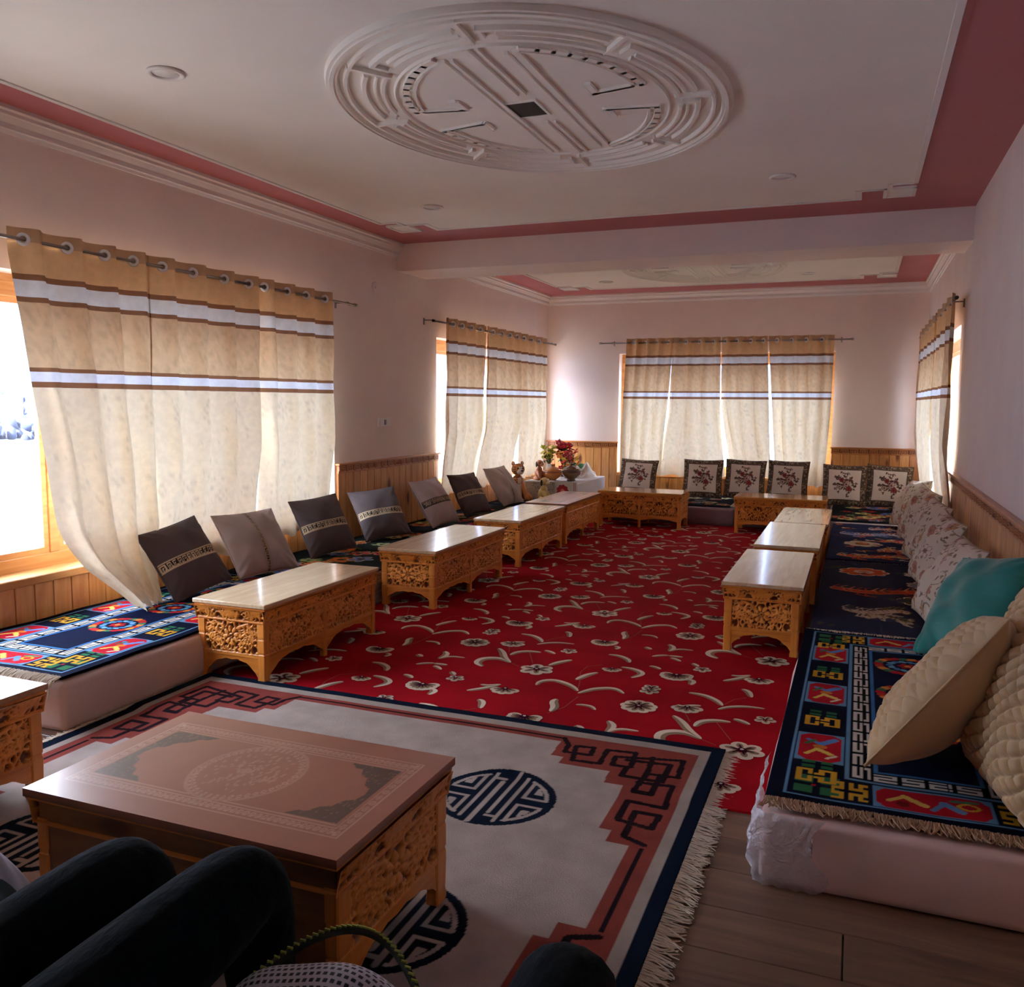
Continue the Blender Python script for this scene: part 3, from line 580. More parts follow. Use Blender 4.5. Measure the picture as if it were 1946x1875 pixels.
mattress('pale cotton mattress under the navy rug with orange beasts',-.17,4.36,.64,6.42,.2,(206,198,202))
mattress('pale mattress under the farthest right bench rug',-.17,6.45,.64,8.75,.2,(196,190,198))
mattress('dark covered mattress filling the back right corner',-.24,8.78,.64,10.66,.19,(120,106,112))

# ---------------------------------------------------------------- rugs
def pile(name): return mat(name,attr=True,rough=.95,noise=(9,.16),bump=(260,.5,.004),sheen=0,spec=.05)
M_pile=pile('wool_pile')
M_fr=mat('cotton_fringe',(206,190,170),rough=.9)
def rug_mesh(cv,th=.012,wave=.002,seed=0,zf=None):
    X,Y=np.meshgrid(cv.X[0],cv.Y[:,0]); Z=th+wave*(np.sin(X*9+seed)+np.sin(Y*11+seed*2)+.6*np.sin(X*23+Y*17))*.5
    if zf is not None: Z=Z+zf(X,Y)
    P=np.stack([X-cv.w/2,Y-cv.h/2,Z],-1); P=np.pad(P,((1,1),(1,1),(0,0)),'edge'); C=np.pad(cv.a,((1,1),(1,1),(0,0)),'edge')
    drop=np.zeros(P.shape[:2],bool); drop[0]=drop[-1]=True; drop[:,0]=drop[:,-1]=True; P[...,2][drop]-=th-.001
    return grid_mesh('rug',P,M_pile,C)
def fringe(parent,p0,p1,dirv,n,ln,z0,seed=0,drop=None,mt=None,w=.0022):
    rr=random.Random(seed); m=MB(); A=Vector(p0);B=Vector(p1); D=Vector(dirv)
    for i in range(n):
        a=A.lerp(B,(i+rr.random()*.8)/n); l=ln*rr.uniform(.75,1.15); side=(B-A).normalized()*rr.uniform(-.5,.5)*l
        pts=[]
        for q in (0,.35,.7,1):
            p=a+D*(l*q)+side*q*q; z=z0-( (drop*q*q) if drop else (z0-.003)*min(1,q*1.6))+rr.uniform(0,.004)
            pts.append((p.x,p.y,z))
        m.tube(pts,[w,w,w*1.2,w*.7],4,cap=False)
    return m.build('fringe',mt or M_fr,parent,kind='stuff')
# --- the red flowered carpet: motifs are their own raised pile on the ground cloth
STROKES=[('L', 0.03, [(0.079, -0.225), (0.076, -0.167), (0.121, -0.124), (0.187, -0.144), (0.246, -0.189), (0.277, -0.232)]), ('L', 0.03, [(0.29, -0.26), (0.312, -0.218), (0.341, -0.172), (0.402, -0.135), (0.439, -0.142), (0.478, -0.185)]), ('L', 0.03, [(0.226, -0.079), (0.236, -0.039), (0.256, 0.02), (0.287, 0.066)]), ('V', 0.004, [(0.277, -0.232), (0.252, -0.116), (0.208, 0.038), (0.211, 0.144), (0.273, 0.197)]), ('V', 0.004, [(0.302, -0.299), (0.288, -0.45), (0.246, -0.547)]), ('L', 0.04, [(-0.263, -0.057), (-0.316, -0.012), (-0.314, 0.059), (-0.269, 0.092), (-0.22, 0.093), (-0.163, 0.053)]), ('L', 0.03, [(-0.312, 0.266), (-0.267, 0.21), (-0.225, 0.125), (-0.163, 0.053)]), ('L', 0.03, [(-0.207, 0.176), (-0.195, 0.24), (-0.142, 0.278), (-0.08, 0.28)]), ('L', 0.025, [(-0.074, 0.322), (-0.045, 0.313), (-0.006, 0.282)]), ('V', 0.004, [(-0.163, 0.053), (-0.099, 0.013)]), ('V', 0.004, [(-0.137, 0.265), (-0.054, 0.086)]), ('L', 0.03, [(0.035, 0.082), (0.06, 0.148), (0.11, 0.216)]), ('L', 0.03, [(0.369, 0.197), (0.42, 0.192), (0.472, 0.162), (0.49, 0.118), (0.454, 0.053)]), ('L', 0.028, [(0.254, 0.381), (0.31, 0.381), (0.369, 0.334), (0.385, 0.285)]), ('L', 0.028, [(-0.304, 0.581), (-0.235, 0.576), (-0.17, 0.519), (-0.142, 0.466)]), ('L', 0.022, [(-0.149, 0.414), (-0.114, 0.461), (-0.048, 0.496), (0.033, 0.498)]), ('L', 0.026, [(-0.089, -0.504), (-0.059, -0.527), (-0.038, -0.604)]), ('V', 0.004, [(-0.142, 0.466), (-0.106, 0.563), (-0.054, 0.619)]), ('L', 0.028, [(-0.324, 0.404), (-0.295, 0.384), (-0.262, 0.414), (-0.225, 0.43)]), ('V', 0.004, [(-0.298, 0.383), (-0.235, 0.223)]), ('L', 0.022, [(0.241, 0.549), (0.271, 0.53), (0.26, 0.494)]), ('L', 0.028, [(-0.346, -0.456), (-0.314, -0.478), (-0.319, -0.533)]), ('L', 0.022, [(0.471, 0.435), (0.503, 0.469), (0.546, 0.487)]), ('L', 0.024, [(-0.503, -0.108), (-0.471, -0.109), (-0.433, -0.107)]), ('L', 0.022, [(-0.488, -0.145), (-0.463, -0.154), (-0.43, -0.185)]), ('L', 0.028, [(0.504, -0.537), (0.539, -0.586), (0.531, -0.666)]), ('L', 0.02, [(-0.519, -0.026), (-0.484, 0.035), (-0.404, 0.038)]), ('L', 0.028, [(0.399, 0.594), (0.415, 0.576), (0.435, 0.56)]), ('L', 0.024, [(-0.368, -0.193), (-0.349, -0.217), (-0.334, -0.238)]), ('L', 0.024, [(0.493, 0.268), (0.524, 0.263), (0.553, 0.235)]), ('L', 0.026, [(-0.184, -0.418), (-0.128, -0.364), (-0.08, -0.294)]), ('L', 0.022, [(-0.162, -0.316), (-0.12, -0.318), (-0.075, -0.279)]), ('L', 0.03, [(0.252, -0.525), (0.252, -0.465), (0.222, -0.407), (0.226, -0.369)]), ('L', 0.02, [(0.324, -0.405), (0.358, -0.395), (0.394, -0.402), (0.418, -0.436)])]
FLOWERS=[('A', -0.001, -0.004, 0.085), ('H', 0.173, 0.6, 0.075), ('H', -0.403, -0.423, 0.08), ('F', -0.47, 0.316, 0.08), ('S', -0.473, 0.534, 0.045), ('S', 0.048, 0.359, 0.045), ('S', -0.305, -0.281, 0.045), ('B', 0.336, 0.149, 0.04), ('B', -0.031, -0.335, 0.055), ('S', -0.474, 0.579, 0.045), ('B', -0.275, 0.384, 0.055)]

RX0,RX1,RY0,RY1=-2.815,-.235,2.76,9.40
cp=MB(); RED=(160,12,26)
nxr,nyr=26,66
for i in range(nxr):
    for j in range(nyr):
        x0=RX0+(RX1-RX0)*i/nxr;x1=RX0+(RX1-RX0)*(i+1)/nxr;y0=RY0+(RY1-RY0)*j/nyr;y1=RY0+(RY1-RY0)*(j+1)/nyr
        cp.add([(x0,y0,.008),(x1,y0,.008),(x1,y1,.008),(x0,y1,.008)],[(0,1,2,3)],RED)
cp.add([(RX0,RY0,0),(RX1,RY0,0),(RX1,RY1,0),(RX0,RY1,0),(RX0,RY0,.008),(RX1,RY0,.008),(RX1,RY1,.008),(RX0,RY1,.008)],[(0,1,5,4),(1,2,6,5),(2,3,7,6),(3,0,4,7)],RED)
CR=(222,204,184); SH=(150,122,98); DKM=(58,12,34); VN=(158,84,62)
def ok(p): return RX0+.01<p[0]<RX1-.01 and RY0+.01<p[1]<RY1-.01
def leafstroke(P,w,z):
    # smooth the polyline, then lay a tapering ribbon in two tones
    q=P
    for _ in range(2): q=[q[0]]+[(a[0]*k1+b_[0]*(1-k1),a[1]*k1+b_[1]*(1-k1)) for a,b_ in zip(q[:-1],q[1:]) for k1 in (.75,.25)]+[q[-1]]
    n=len(q); l=[];r=[];c=[]
    for i,p in enumerate(q):
        a=q[max(i-1,0)];b_=q[min(i+1,n-1)]; dx,dy=b_[0]-a[0],b_[1]-a[1]; d=math.hypot(dx,dy)+1e-9; ww=w*.62*(math.sin(PI*min(1,(i+.35)/(n-.3)))**.7+.06)
        l.append((p[0]-dy/d*ww,p[1]+dx/d*ww)); r.append((p[0]+dy/d*ww,p[1]-dx/d*ww)); c.append((p[0]+dy/d*ww*.15,p[1]-dx/d*ww*.15))
    if not all(ok(p) for p in l+r): return
    for i in range(n-1):
        cp.add([(*l[i],z),(*c[i],z+.0006),(*c[i+1],z+.0006),(*l[i+1],z)],[(0,1,2,3)],CR)
        cp.add([(*c[i],z+.0006),(*r[i],z),(*r[i+1],z),(*c[i+1],z+.0006)],[(0,1,2,3)],SH)
def disc(x,y,rx,ry,rot,z,c,n=12):
    pts=[(x+rx*math.cos(a)*math.cos(rot)-ry*math.sin(a)*math.sin(rot),y+rx*math.cos(a)*math.sin(rot)+ry*math.sin(a)*math.cos(rot)) for a in [2*PI*i/n for i in range(n)]]
    if all(ok(p) for p in pts): cp.poly(pts,z,c)
def flw(x,y,r,n,a0,a1,z):
    for i in range(n):
        a=a0+(a1-a0)*(i+.5)/n; wd=min(.38,1.9*abs(a1-a0)/2/n)*r
        disc(x+math.cos(a)*r*.62,y+math.sin(a)*r*.62,r*.40,wd,a,z+.0002*i,CR)
        disc(x+math.cos(a)*r*.50,y+math.sin(a)*r*.50,r*.30,wd*.42,a,z+.0022+.0001*i,SH,8)
        disc(x+math.cos(a)*r*.34,y+math.sin(a)*r*.34,r*.26,wd*.16,a,z+.0036+.0001*i,DKM,6)
    disc(x,y,r*.2,r*.2,0,z+.005,DKM); disc(x,y,r*.09,r*.09,0,z+.0056,CR,8)
for i in range(-4,4):
    for j in range(-4,10):
        ox=-1.40+i*1.05; oy=3.90+i*.59+j*1.23
        if not (RX0-1<ox<RX1+1 and RY0-1.2<oy<RY1+1.2): continue
        for kd,wd,pts in STROKES:
            P=[(ox+a,oy+b_) for a,b_ in pts]
            if not any(ok(p) for p in P): continue
            if kd=='V':
                for a,b_ in zip(P[:-1],P[1:]):
                    if ok(a) and ok(b_):
                        dx,dy=b_[0]-a[0],b_[1]-a[1]; d=math.hypot(dx,dy); e=.002; cp.add([(a[0]-dy/d*e,a[1]+dx/d*e,.0088),(a[0]+dy/d*e,a[1]-dx/d*e,.0088),(b_[0]+dy/d*e,b_[1]-dx/d*e,.0088),(b_[0]-dy/d*e,b_[1]+dx/d*e,.0088)],[(0,1,2,3)],VN)
            else: leafstroke(P,wd,.0092)
        for kd,a,b_,r in FLOWERS:
            x,y=ox+a,oy+b_
            if kd=='A': flw(x,y,r,6,.3,.3+2*PI,.0094)
            elif kd=='F': flw(x,y,r,9,0,2*PI,.0094)
            elif kd=='H': flw(x,y,r,9,-PI*1.12,PI*.12,.0094)
            elif kd=='S': flw(x,y,r,5,.5,.5+2*PI,.0094)
            else: flw(x,y,r*1.25,5,-PI,.15,.0094)
M_red=mat('red_pile',attr=True,rough=.9,noise=(2.2,.22,(1,1.8,1)),bump=(240,.4,.003),sheen=0,spec=.05)
cp.build('carpet',M_red,label='large red carpet with cream flowers and curling leaves between the tables',cat='carpet')
# --- white rug with fretwork border and round medallions
CRM=(166,150,142); NVY=(10,22,40); RST=(134,62,54)
w_=Cv(2.39,2.08,.0045,CRM)
def sym(f):
    for fx in (0,1):
        for fy in (0,1): f(lambda p:[((2.39-a if fx==0 else a),(2.08-b_ if fy==0 else b_)) for a,b_ in p])
w_.rect(0,0,2.39,2.08,NVY); w_.rect(.048,.048,2.39-.048,2.08-.048,(160,146,136)); w_.rect(.085,.095,2.39-.085,2.08-.095,RST); w_.rect(.165,.16,2.39-.165,2.08-.16,CRM)
w_.frame(.118,.118,2.39-.118,2.08-.118,.016,(30,18,26))
def corner(T):
    w_.poly(T([(.09,.10),(.59,.10),(.59,.231),(.586,.298),(.538,.298),(.538,.36),(.35,.36),(.345,.451),(.277,.451),(.275,.748),(.238,.748),(.238,.82),(.09,.82)]),RST)
    for pl in ([(.59,.125),(.555,.183),(.549,.251),(.451,.246),(.459,.176),(.525,.182),(.5,.314),(.401,.308),(.405,.176),(.302,.163),(.289,.297),(.354,.304),(.363,.226),(.126,.169),(.118,.321),(.224,.328),(.233,.183)],
        [(.3,.301),(.303,.379),(.161,.376),(.162,.224),(.316,.238)],[(.224,.328),(.234,.477),(.175,.479),(.177,.336)],
        [(.234,.41),(.12,.395),(.118,.546),(.24,.539),(.237,.674),(.127,.695),(.12,.602),(.199,.604),(.192,.772),(.125,.80)]):
        w_.line(T(pl),.021,(30,16,22))
sym(corner)
def shou(cx,cy,r):
    w_.ell(cx,cy,r,r,NVY)
    q=lambda pts,t=.016: w_.line([(cx+x*r,cy+y*r) for x,y in pts],t,CRM)
    for s in (1,-1):
        q([(s*.28,-.80),(s*.28,.80)]); q([(s*.095,s*.95),(s*.095,-s*.55)]); q([(s*.095,-s*.66),(s*.28,-s*.66)]); q([(s*.095*-1,-s*.95),(-s*.095,-s*.70)],.013)
    for sx_ in (1,-1):
        for sy_ in (1,-1):
            arc=[(sx_*.84*math.cos(a),sy_*.84*math.sin(a)) for a in [math.radians(9+52*i/9) for i in range(10)]]
            q([(sx_*.44,sy_*.13)]+arc+[(sx_*.44,sy_*.72),(sx_*.44,sy_*.13)],.014)
            q([(sx_*.60,sy_*.52),(sx_*.60,sy_*.32),(sx_*.68,sy_*.32),(sx_*.64,sy_*.42)],.012)
for cx,cy in ((-1.055,2.55),(-2.13,2.55),(-1.035,1.80),(-2.165,1.80),(-1.6,2.18)): shou(cx+1.6+1.195,cy-1.14,.20)
wr=thing('rug','cream rug with black fret corners and round medallions at the front','rug',(-1.6,2.18,0))
link('pile',rug_mesh(w_,.011,.0012,1,lambda X,Y:.009*np.clip((Y-1.56)/.06,0,1)),wr)
fringe(wr,(1.195,-1.03,0),(1.195,1.03,0),(1,0,0),560,.065,.011,3); fringe(wr,(-1.195,-1.03,0),(-1.195,1.03,0),(-1,0,0),420,.05,.011,4)
# --- navy temple rug, used on both near benches
def keyband(c,x0,y0,L_,t,tr,col,n):
    cw=L_/(n*6); ch=t/5
    for i in range(n):
        if tr: c.glyph(S5 if i%2 else [r[::-1] for r in S5],x0,y0+i*6*cw,cw,ch,col,tr=True)
        else: c.glyph(S5 if i%2 else [r[::-1] for r in S5],x0+i*6*cw,y0,cw,ch,col)
YL=(204,152,44); GN=(46,104,66); RD=(176,26,40); BL=(60,112,168); LB=(98,140,176)
def navy():
    c=Cv(.86,1.96,.0042,(7,12,34)); w,h=.86,1.96
    c.frame(.045,.04,w-.045,h-.04,.009,LB)
    c.frame(.205,.20,w-.205,h-.20,.010,LB); c.rect(.215,.21,w-.215,h-.21,(6,8,16)); c.frame(.285,.28,w-.285,h-.28,.012,BL); c.rect(.297,.292,w-.297,h-.292,(8,16,44))
    for x in (.226,w-.226-.05): keyband(c,x,.226,h-.452,.05,True,(206,198,190),15)
    for y in (.222,h-.222-.05): keyband(c,.285,y,w-.57,.05,False,(206,198,190),4)
    def fr(x,y,tr,cc=YL):
        g=FRET2 if tr else FRET; c.glyph(g,x,y,.0165,.0165,cc)
    zones=[]
    for x in (.06,w-.06-.135):
        for y0 in (.07,h-.07-.13): 
            c.glyph(["11011","11011","00000","11011","11011"],x+.01,y0,.024,.024,GN); c.rect(x+.055,y0+.05,x+.068,y0+.062,RD)
        for yc in (.42,.98,1.54):
            c.rect(x-.004,yc-.125,x+.14,yc+.125,LB); c.poly([(x+.03,yc-.118),(x+.106,yc-.118),(x+.132,yc-.09),(x+.132,yc+.09),(x+.106,yc+.118),(x+.03,yc+.118),(x+.004,yc+.09),(x+.004,yc-.09)],RD)
            c.line([(x+.03,yc-.07),(x+.06,yc-.02),(x+.1,yc-.05)],.022,(220,190,90),True); c.line([(x+.03,yc+.06),(x+.07,yc+.03),(x+.11,yc+.08)],.026,(90,130,190),True)
            c.ell(x+.068,yc+.005,.022,.016,(206,120,50)); c.line([(x+.025,yc+.02),(x+.05,yc+.06)],.014,(60,110,70)); c.line([(x+.09,yc-.09),(x+.115,yc-.06)],.012,(220,200,170))
        for yc in (.225,.70,1.26,1.735-.02):
            c.glyph(FRET,x+.008,yc-.075,.0165,.0125,YL)
            c.glyph(["11011","11011","00000","11011","11011"],x+.022,yc+.02,.018,.011,GN)
    for y in (.055,h-.055-.13):
        c.rect(w/2-.15,y-.004,w/2+.15,y+.134,LB); c.poly([(w/2-.142,y+.03),(w/2-.12,y+.002),(w/2+.12,y+.002),(w/2+.142,y+.03),(w/2+.142,y+.1),(w/2+.12,y+.128),(w/2-.12,y+.128),(w/2-.142,y+.1)],RD)
        c.line([(w/2-.11,y+.05),(w/2-.07,y+.09),(w/2-.02,y+.05)],.022,(220,180,90),True); c.ell(w/2-.075,y+.04,.018,.018,(120,20,24)); c.line([(w/2+.0,y+.03),(w/2+.03,y+.08),(w/2+.07,y+.04)],.024,(96,130,170),True)
        c.ell(w/2+.09,y+.075,.03,.022,YL,0,.6); c.line([(w/2+.05,y+.1),(w/2+.11,y+.11)],.014,(60,120,90))
        for x in (w/2-.262,w/2+.165): c.glyph(FRET2,x,y+.008,.0122,.0165,YL)
    for yc,r in ((.70,.13),(1.08,.13),(1.47,.13)):
        cx=w/2
        for i in range(22):
            a=2*PI*i/22; col=[(176,52,34),(206,130,60),(60,110,80),(176,30,44)][i%4]; c.ell(cx+math.cos(a)*r*.86,yc+math.sin(a)*r*.86,.024,.017,col,a+PI/2+.4)
        for i in range(14):
            a=2*PI*i/14; c.ell(cx+math.cos(a)*r*.52,yc+math.sin(a)*r*.52,.018,.012,[(110,160,190),(70,120,170)][i%2],a+.8)
        c.flower(cx,yc,.04,6,(170,36,40),(220,150,70),(100,20,24))
    return rug_mesh(c,.012,.003,2)
NV=navy()
def bench_rug(label,data,x,y,z,rz=0,fr=()):
    t=thing('bench_rug',label,'rug',(x,y,z),rz); link('pile',data,t)
    return t
t=bench_rug('blue bench rug with gold fret border, lit by the big left window',NV,-3.285,3.43,.206)
fringe(t,(-.43,-.98,0),(.43,-.98,0),(0,-1,0),260,.085,.012,5,drop=.075)
t=bench_rug('navy bench rug with red cartouches under the gold quilted cushions',NV,.235,3.41,.207)
fringe(t,(-.43,-.98,0),(.43,-.98,0),(0,-1,0),420,.055,.010,6,drop=.004,mt=mat('tan_fringe',(176,140,112),rough=.9)); fringe(t,(-.43,.98,0),(.43,.98,0),(0,1,0),200,.04,.012,7,drop=.0)
def beasts(seed,base,pal,n,w=.80,h=2.05,res=.006,spec=()):
    c=Cv(w,h,res,base); rr=random.Random(seed)
    for (x,y,rx,ry,col,edge,kind) in spec:
        if kind=='f':
            c.flower(x,y,rx,9,col,edge,(230,206,180),rc=.42); c.ell(x,y,rx*.25,rx*.2,(200,120,60))
        elif kind=='b':
            ry=ry*1.35
            # a coiled beast: scaly body along an S, flame-like mane, claws and head
            ks=rr.choice([-1,1])
            for e_,cc in ((1.25,edge),(1.0,col)):
                for i in range(15):
                    t_=i/14; c.ell(x-rx+2*rx*t_,y+ks*ry*.9*math.sin(t_*5),rx*.17*e_*(.7+.5*math.sin(t_*PI)),ry*.62*e_,cc,.3)
            for i in range(13):
                t_=i/12; px,py=x-rx+2*rx*t_,y+ks*ry*.9*math.sin(t_*5); c.line([(px,py),(px-.02,py+ry*(1.0+.5*math.sin(i*2))),(px+.01,py+ry*1.9)],.011,rr.choice([col,edge]),True)
                if i%2: c.line([(px,py-ry*.3),(px-.012,py+ry*.4)],.004,edge)
                if i in (3,4,9,10): c.line([(px,py),(px+.02*ks,py-ry*1.5),(px+.035,py-ry*1.9)],.016,col,True)
            c.ell(x+rx*1.08,y+ry*.6,rx*.18,ry*.8,edge); c.ell(x+rx*1.08,y+ry*.6,rx*.13,ry*.55,col); c.ell(x+rx*1.12,y+ry*.75,.007,.007,(40,24,20))
    for i in range(n):
        x,y=rr.uniform(.05,w-.05),rr.uniform(.05,h-.05); col=rr.choice(pal)
        for j in range(rr.randint(2,5)): c.ell(x+rr.uniform(-.05,.05),y+rr.uniform(-.03,.03),rr.uniform(.012,.04),rr.uniform(.006,.016),col,rr.uniform(0,3))
    return c
CW=(206,186,166); OR=(206,88,38)
c=beasts(3,(44,46,68),[(70,72,60),(60,62,84)],16,spec=[(.25,1.68,.15,.05,OR,CW,'f'),(.62,1.70,.13,.045,(176,170,176),(90,92,104),'f'),(.36,1.08,.26,.05,(176,66,34),(210,130,90),'b'),(.62,1.35,.13,.04,(150,150,156),(80,80,92),'f'),(.30,.52,.14,.045,CW,(124,104,60),'b'),(.36,.36,.10,.035,(196,176,150),(120,104,60),'b'),(.66,.55,.09,.05,(112,88,44),(60,52,34),'f'),(.52,.86,.10,.03,(84,84,56),(50,50,40),'f')])
t=bench_rug('dark navy bench rug with orange beasts and cream birds',rug_mesh(c,.011,.003,5),.225,5.41,.207)
fringe(t,(-.40,-1.02,0),(.40,-1.02,0),(0,-1,0),160,.05,.012,8,drop=.0); fringe(t,(-.4,1.02,0),(.4,1.02,0),(0,1,0),120,.04,.012,9,drop=0)
c=beasts(8,(32,38,74),[(190,90,44),(206,186,166),(70,84,130),(196,160,90),(120,40,36)],60,h=2.0,spec=[(.3,.2,.2,.04,OR,CW,'b'),(.55,.5,.18,.04,(176,90,60),(220,200,180),'b'),(.25,.8,.14,.05,(196,176,150),(110,60,40),'f'),(.56,1.0,.16,.04,OR,CW,'b'),(.3,1.35,.2,.05,(120,130,170),CW,'b'),(.5,1.7,.18,.05,(180,160,150),(70,80,130),'b')])
t=bench_rug('busy blue and orange bench rug nearest the back right corner',rug_mesh(c,.011,.003,6),.225,7.50,.207)
fringe(t,(-.40,1.0,0),(.40,1.0,0),(0,1,0),110,.05,.012,10,drop=0)
def blossoms(seed,base,w,h,n,res=.008,pal=None):
    c=Cv(w,h,res,base); rr=random.Random(seed); pal=pal or [(190,96,46),(120,150,90),(84,104,170),(170,40,50),(190,180,110)]
    for i in range(n):
        x,y=rr.uniform(.08,w-.08),rr.uniform(.08,h-.08); r=rr.uniform(.045,.1); a=rr.choice(pal)
        c.line(spiral(x,y,r*1.3,rr.uniform(0,6),4),.012,(80,96,60)); c.flower(x,y,r,rr.choice([5,6,7]),a,(60,40,30),rr.choice([(200,180,140),(90,60,40),(170,170,120)]))
    return c
t=bench_rug('dark green floral bench rug with orange and blue blossoms',rug_mesh(blossoms(4,(26,30,30),.86,2.06,40,.0065),.011,.003,3),-3.285,5.47,.206)
t=bench_rug('dark floral bench rug behind the third left table',rug_mesh(blossoms(9,(30,30,34),.86,2.0,44),.011,.003,3),-3.285,7.53,.206)
t=bench_rug('dark bench rug in the left back corner, mostly hidden',rug_mesh(blossoms(12,(24,26,34),.86,2.0,30,.01),.011,.003,3),-3.27,9.6,.206)
swirl=blossoms(21,(24,28,40),1.5,1.1,46,.008,[(196,186,160),(150,140,120),(90,96,130),(150,70,60)])
t=bench_rug('dark blue rug with cream swirls on the back bench behind the left table',rug_mesh(swirl,.011,.003,2),-1.99,10.05,.197)
fringe(t,(.75,-.54,0),(.75,.54,0),(1,0,0),90,.05,.012,12,drop=0)
t=bench_rug('dark rug with muted flowers on the back bench behind the right table',rug_mesh(blossoms(31,(22,24,34),.84,1.1,26),.011,.003,2),-.71,10.05,.197)
t=bench_rug('dark rug with cream blossoms filling the back right corner bench',rug_mesh(blossoms(33,(26,26,34),.84,1.75,40),.011,.003,2),.20,9.72,.197)
# ---------------------------------------------------------------- carved low tables
M_tw=wood('carved_orange_wood',(196,110,32),(224,142,54),knot=(120,60,20),axis='X',rough=.42,coat=.15,tint=.03,knots=False)
M_tz=wood('leg_orange_wood',(198,112,34),(226,146,58),axis='Z',rough=.42,coat=.15,tint=.03,knots=False)
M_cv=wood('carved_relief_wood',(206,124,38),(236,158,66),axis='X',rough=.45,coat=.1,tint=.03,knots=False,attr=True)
M_pale=wood('pale_table_top',(196,164,124),(220,192,154),axis='X',rough=.22,coat=.5,tint=.04,knots=False)
M_ortop=wood('honey_table_top',(204,136,58),(222,160,84),axis='X',rough=.16,coat=.7,tint=.03,knots=False)
M_edge=wood('table_edge',(120,84,54),(146,104,68),axis='X',rough=.5,knots=False)
M_print=mat('printed_laminate',attr=True,rough=.36,coat=.6,noise=(7,.1),bump=(60,.06,.002)); M_print.node_tree.nodes['Principled BSDF'].inputs['Coat Roughness'].default_value=.2
M_dull=wood('dull_table_top',(150,104,66),(172,124,84),axis='X',rough=.3,coat=.06,tint=.02,knots=False)
class Hm:
    def __init__(s,w,h,res):
        s.w,s.h=w,h; s.nx=int(w/res)+1; s.ny=int(h/res)+1; s.X,s.Y=np.meshgrid(np.linspace(0,w,s.nx),np.linspace(0,h,s.ny)); s.a=np.zeros(s.X.shape)
    def stroke(s,pts,w0,w1=None,hh=1.0):
        w1=w0 if w1 is None else w1; n=len(pts)-1
        for i in range(n):
            (x0,y0),(x1,y1)=pts[i],pts[i+1]; ww=w0+(w1-w0)*i/max(1,n-1) ; R=ww*1.2
            m=(s.X>min(x0,x1)-R)&(s.X<max(x0,x1)+R)&(s.Y>min(y0,y1)-R)&(s.Y<max(y0,y1)+R)
            if not m.any(): continue
            X=s.X[m];Y=s.Y[m]; dx,dy=x1-x0,y1-y0; u=np.clip(((X-x0)*dx+(Y-y0)*dy)/(dx*dx+dy*dy+1e-12),0,1)
            d=np.hypot(X-x0-u*dx,Y-y0-u*dy); s.a[m]=np.maximum(s.a[m],hh*np.clip((ww-d)/(ww*.45),0,1))
    def dot(s,x,y,rx,ry,rot=0,hh=1.0):
        c,d=math.cos(rot),math.sin(rot); q=((s.X-x)*c+(s.Y-y)*d)**2/rx**2+(-(s.X-x)*d+(s.Y-y)*c)**2/ry**2; s.a=np.maximum(s.a,hh*np.clip((1-q)*1.6,0,1))
    def cutdot(s,x,y,r): q=((s.X-x)**2+(s.Y-y)**2)/r**2; s.a*=np.clip(q*.9,.25,1)
def relief(w,h,res,seed,mirror=True,dens=1.0,center=True):
    m=Hm(w,h,res); rr=random.Random(seed); cx=w/2
    if center:
        R=min(h*.30,w*.2)
        for i in range(8): a=2*PI*i/8+.2; m.dot(cx+math.cos(a)*R*.62,h/2+math.sin(a)*R*.62,R*.42,R*.26,a,.95)
        m.dot(cx,h/2,R*.3,R*.3,0,1)
        m.cutdot(cx,h/2,R*.12)
    n=int(w*h*520*dens)+3
    for i in range(n):
        x=rr.uniform(0,cx if mirror else w); y=rr.uniform(0,h)
        if center and math.hypot(x-cx,y-h/2)<h*.34: continue
        r=rr.uniform(.018,.034); a0=rr.uniform(0,6.3); t=rr.choice([-1,1])*rr.uniform(4,6.5)
        for f in ((1,0),(-1,w)) if mirror else ((1,0),):
            P=[(f[0]*a+f[1],b_) for a,b_ in spiral(x,y,r*1.15,a0,t,16,.82)]
            m.stroke(P,.0056,.003,rr.uniform(.75,1))
            for q in (3,7,11):
                px,py=P[q]; m.dot(px+(px-(f[0]*x+f[1]))*.4,py+(py-y)*.4,.0095,.0042,math.atan2(py-y,px-(f[0]*x+f[1]))+.6,.8)
    b=np.minimum(np.minimum(m.X,w-m.X),np.minimum(m.Y,h-m.Y)); m.a=np.maximum(m.a,np.clip((.008-b)/.003,0,1)*1.0)
    return m
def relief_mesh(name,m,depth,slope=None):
    # local X along, local Z up, front is -Y ; shade of the recesses is painted into the colour by depth
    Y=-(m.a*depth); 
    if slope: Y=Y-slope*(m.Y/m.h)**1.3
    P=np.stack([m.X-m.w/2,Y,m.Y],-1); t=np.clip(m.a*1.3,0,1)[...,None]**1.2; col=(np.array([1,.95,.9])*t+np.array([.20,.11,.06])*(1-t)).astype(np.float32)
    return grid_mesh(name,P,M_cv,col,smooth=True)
TL,TW,TH_=1.0,.36,.37          # body length, body width, height
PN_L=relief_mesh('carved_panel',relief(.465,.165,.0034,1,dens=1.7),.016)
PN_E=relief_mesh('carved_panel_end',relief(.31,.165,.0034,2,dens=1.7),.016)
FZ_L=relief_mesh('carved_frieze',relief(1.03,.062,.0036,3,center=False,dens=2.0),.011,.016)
FZ_E=relief_mesh('carved_frieze_end',relief(.39,.062,.0036,4,center=False,dens=2.0),.011,.016)
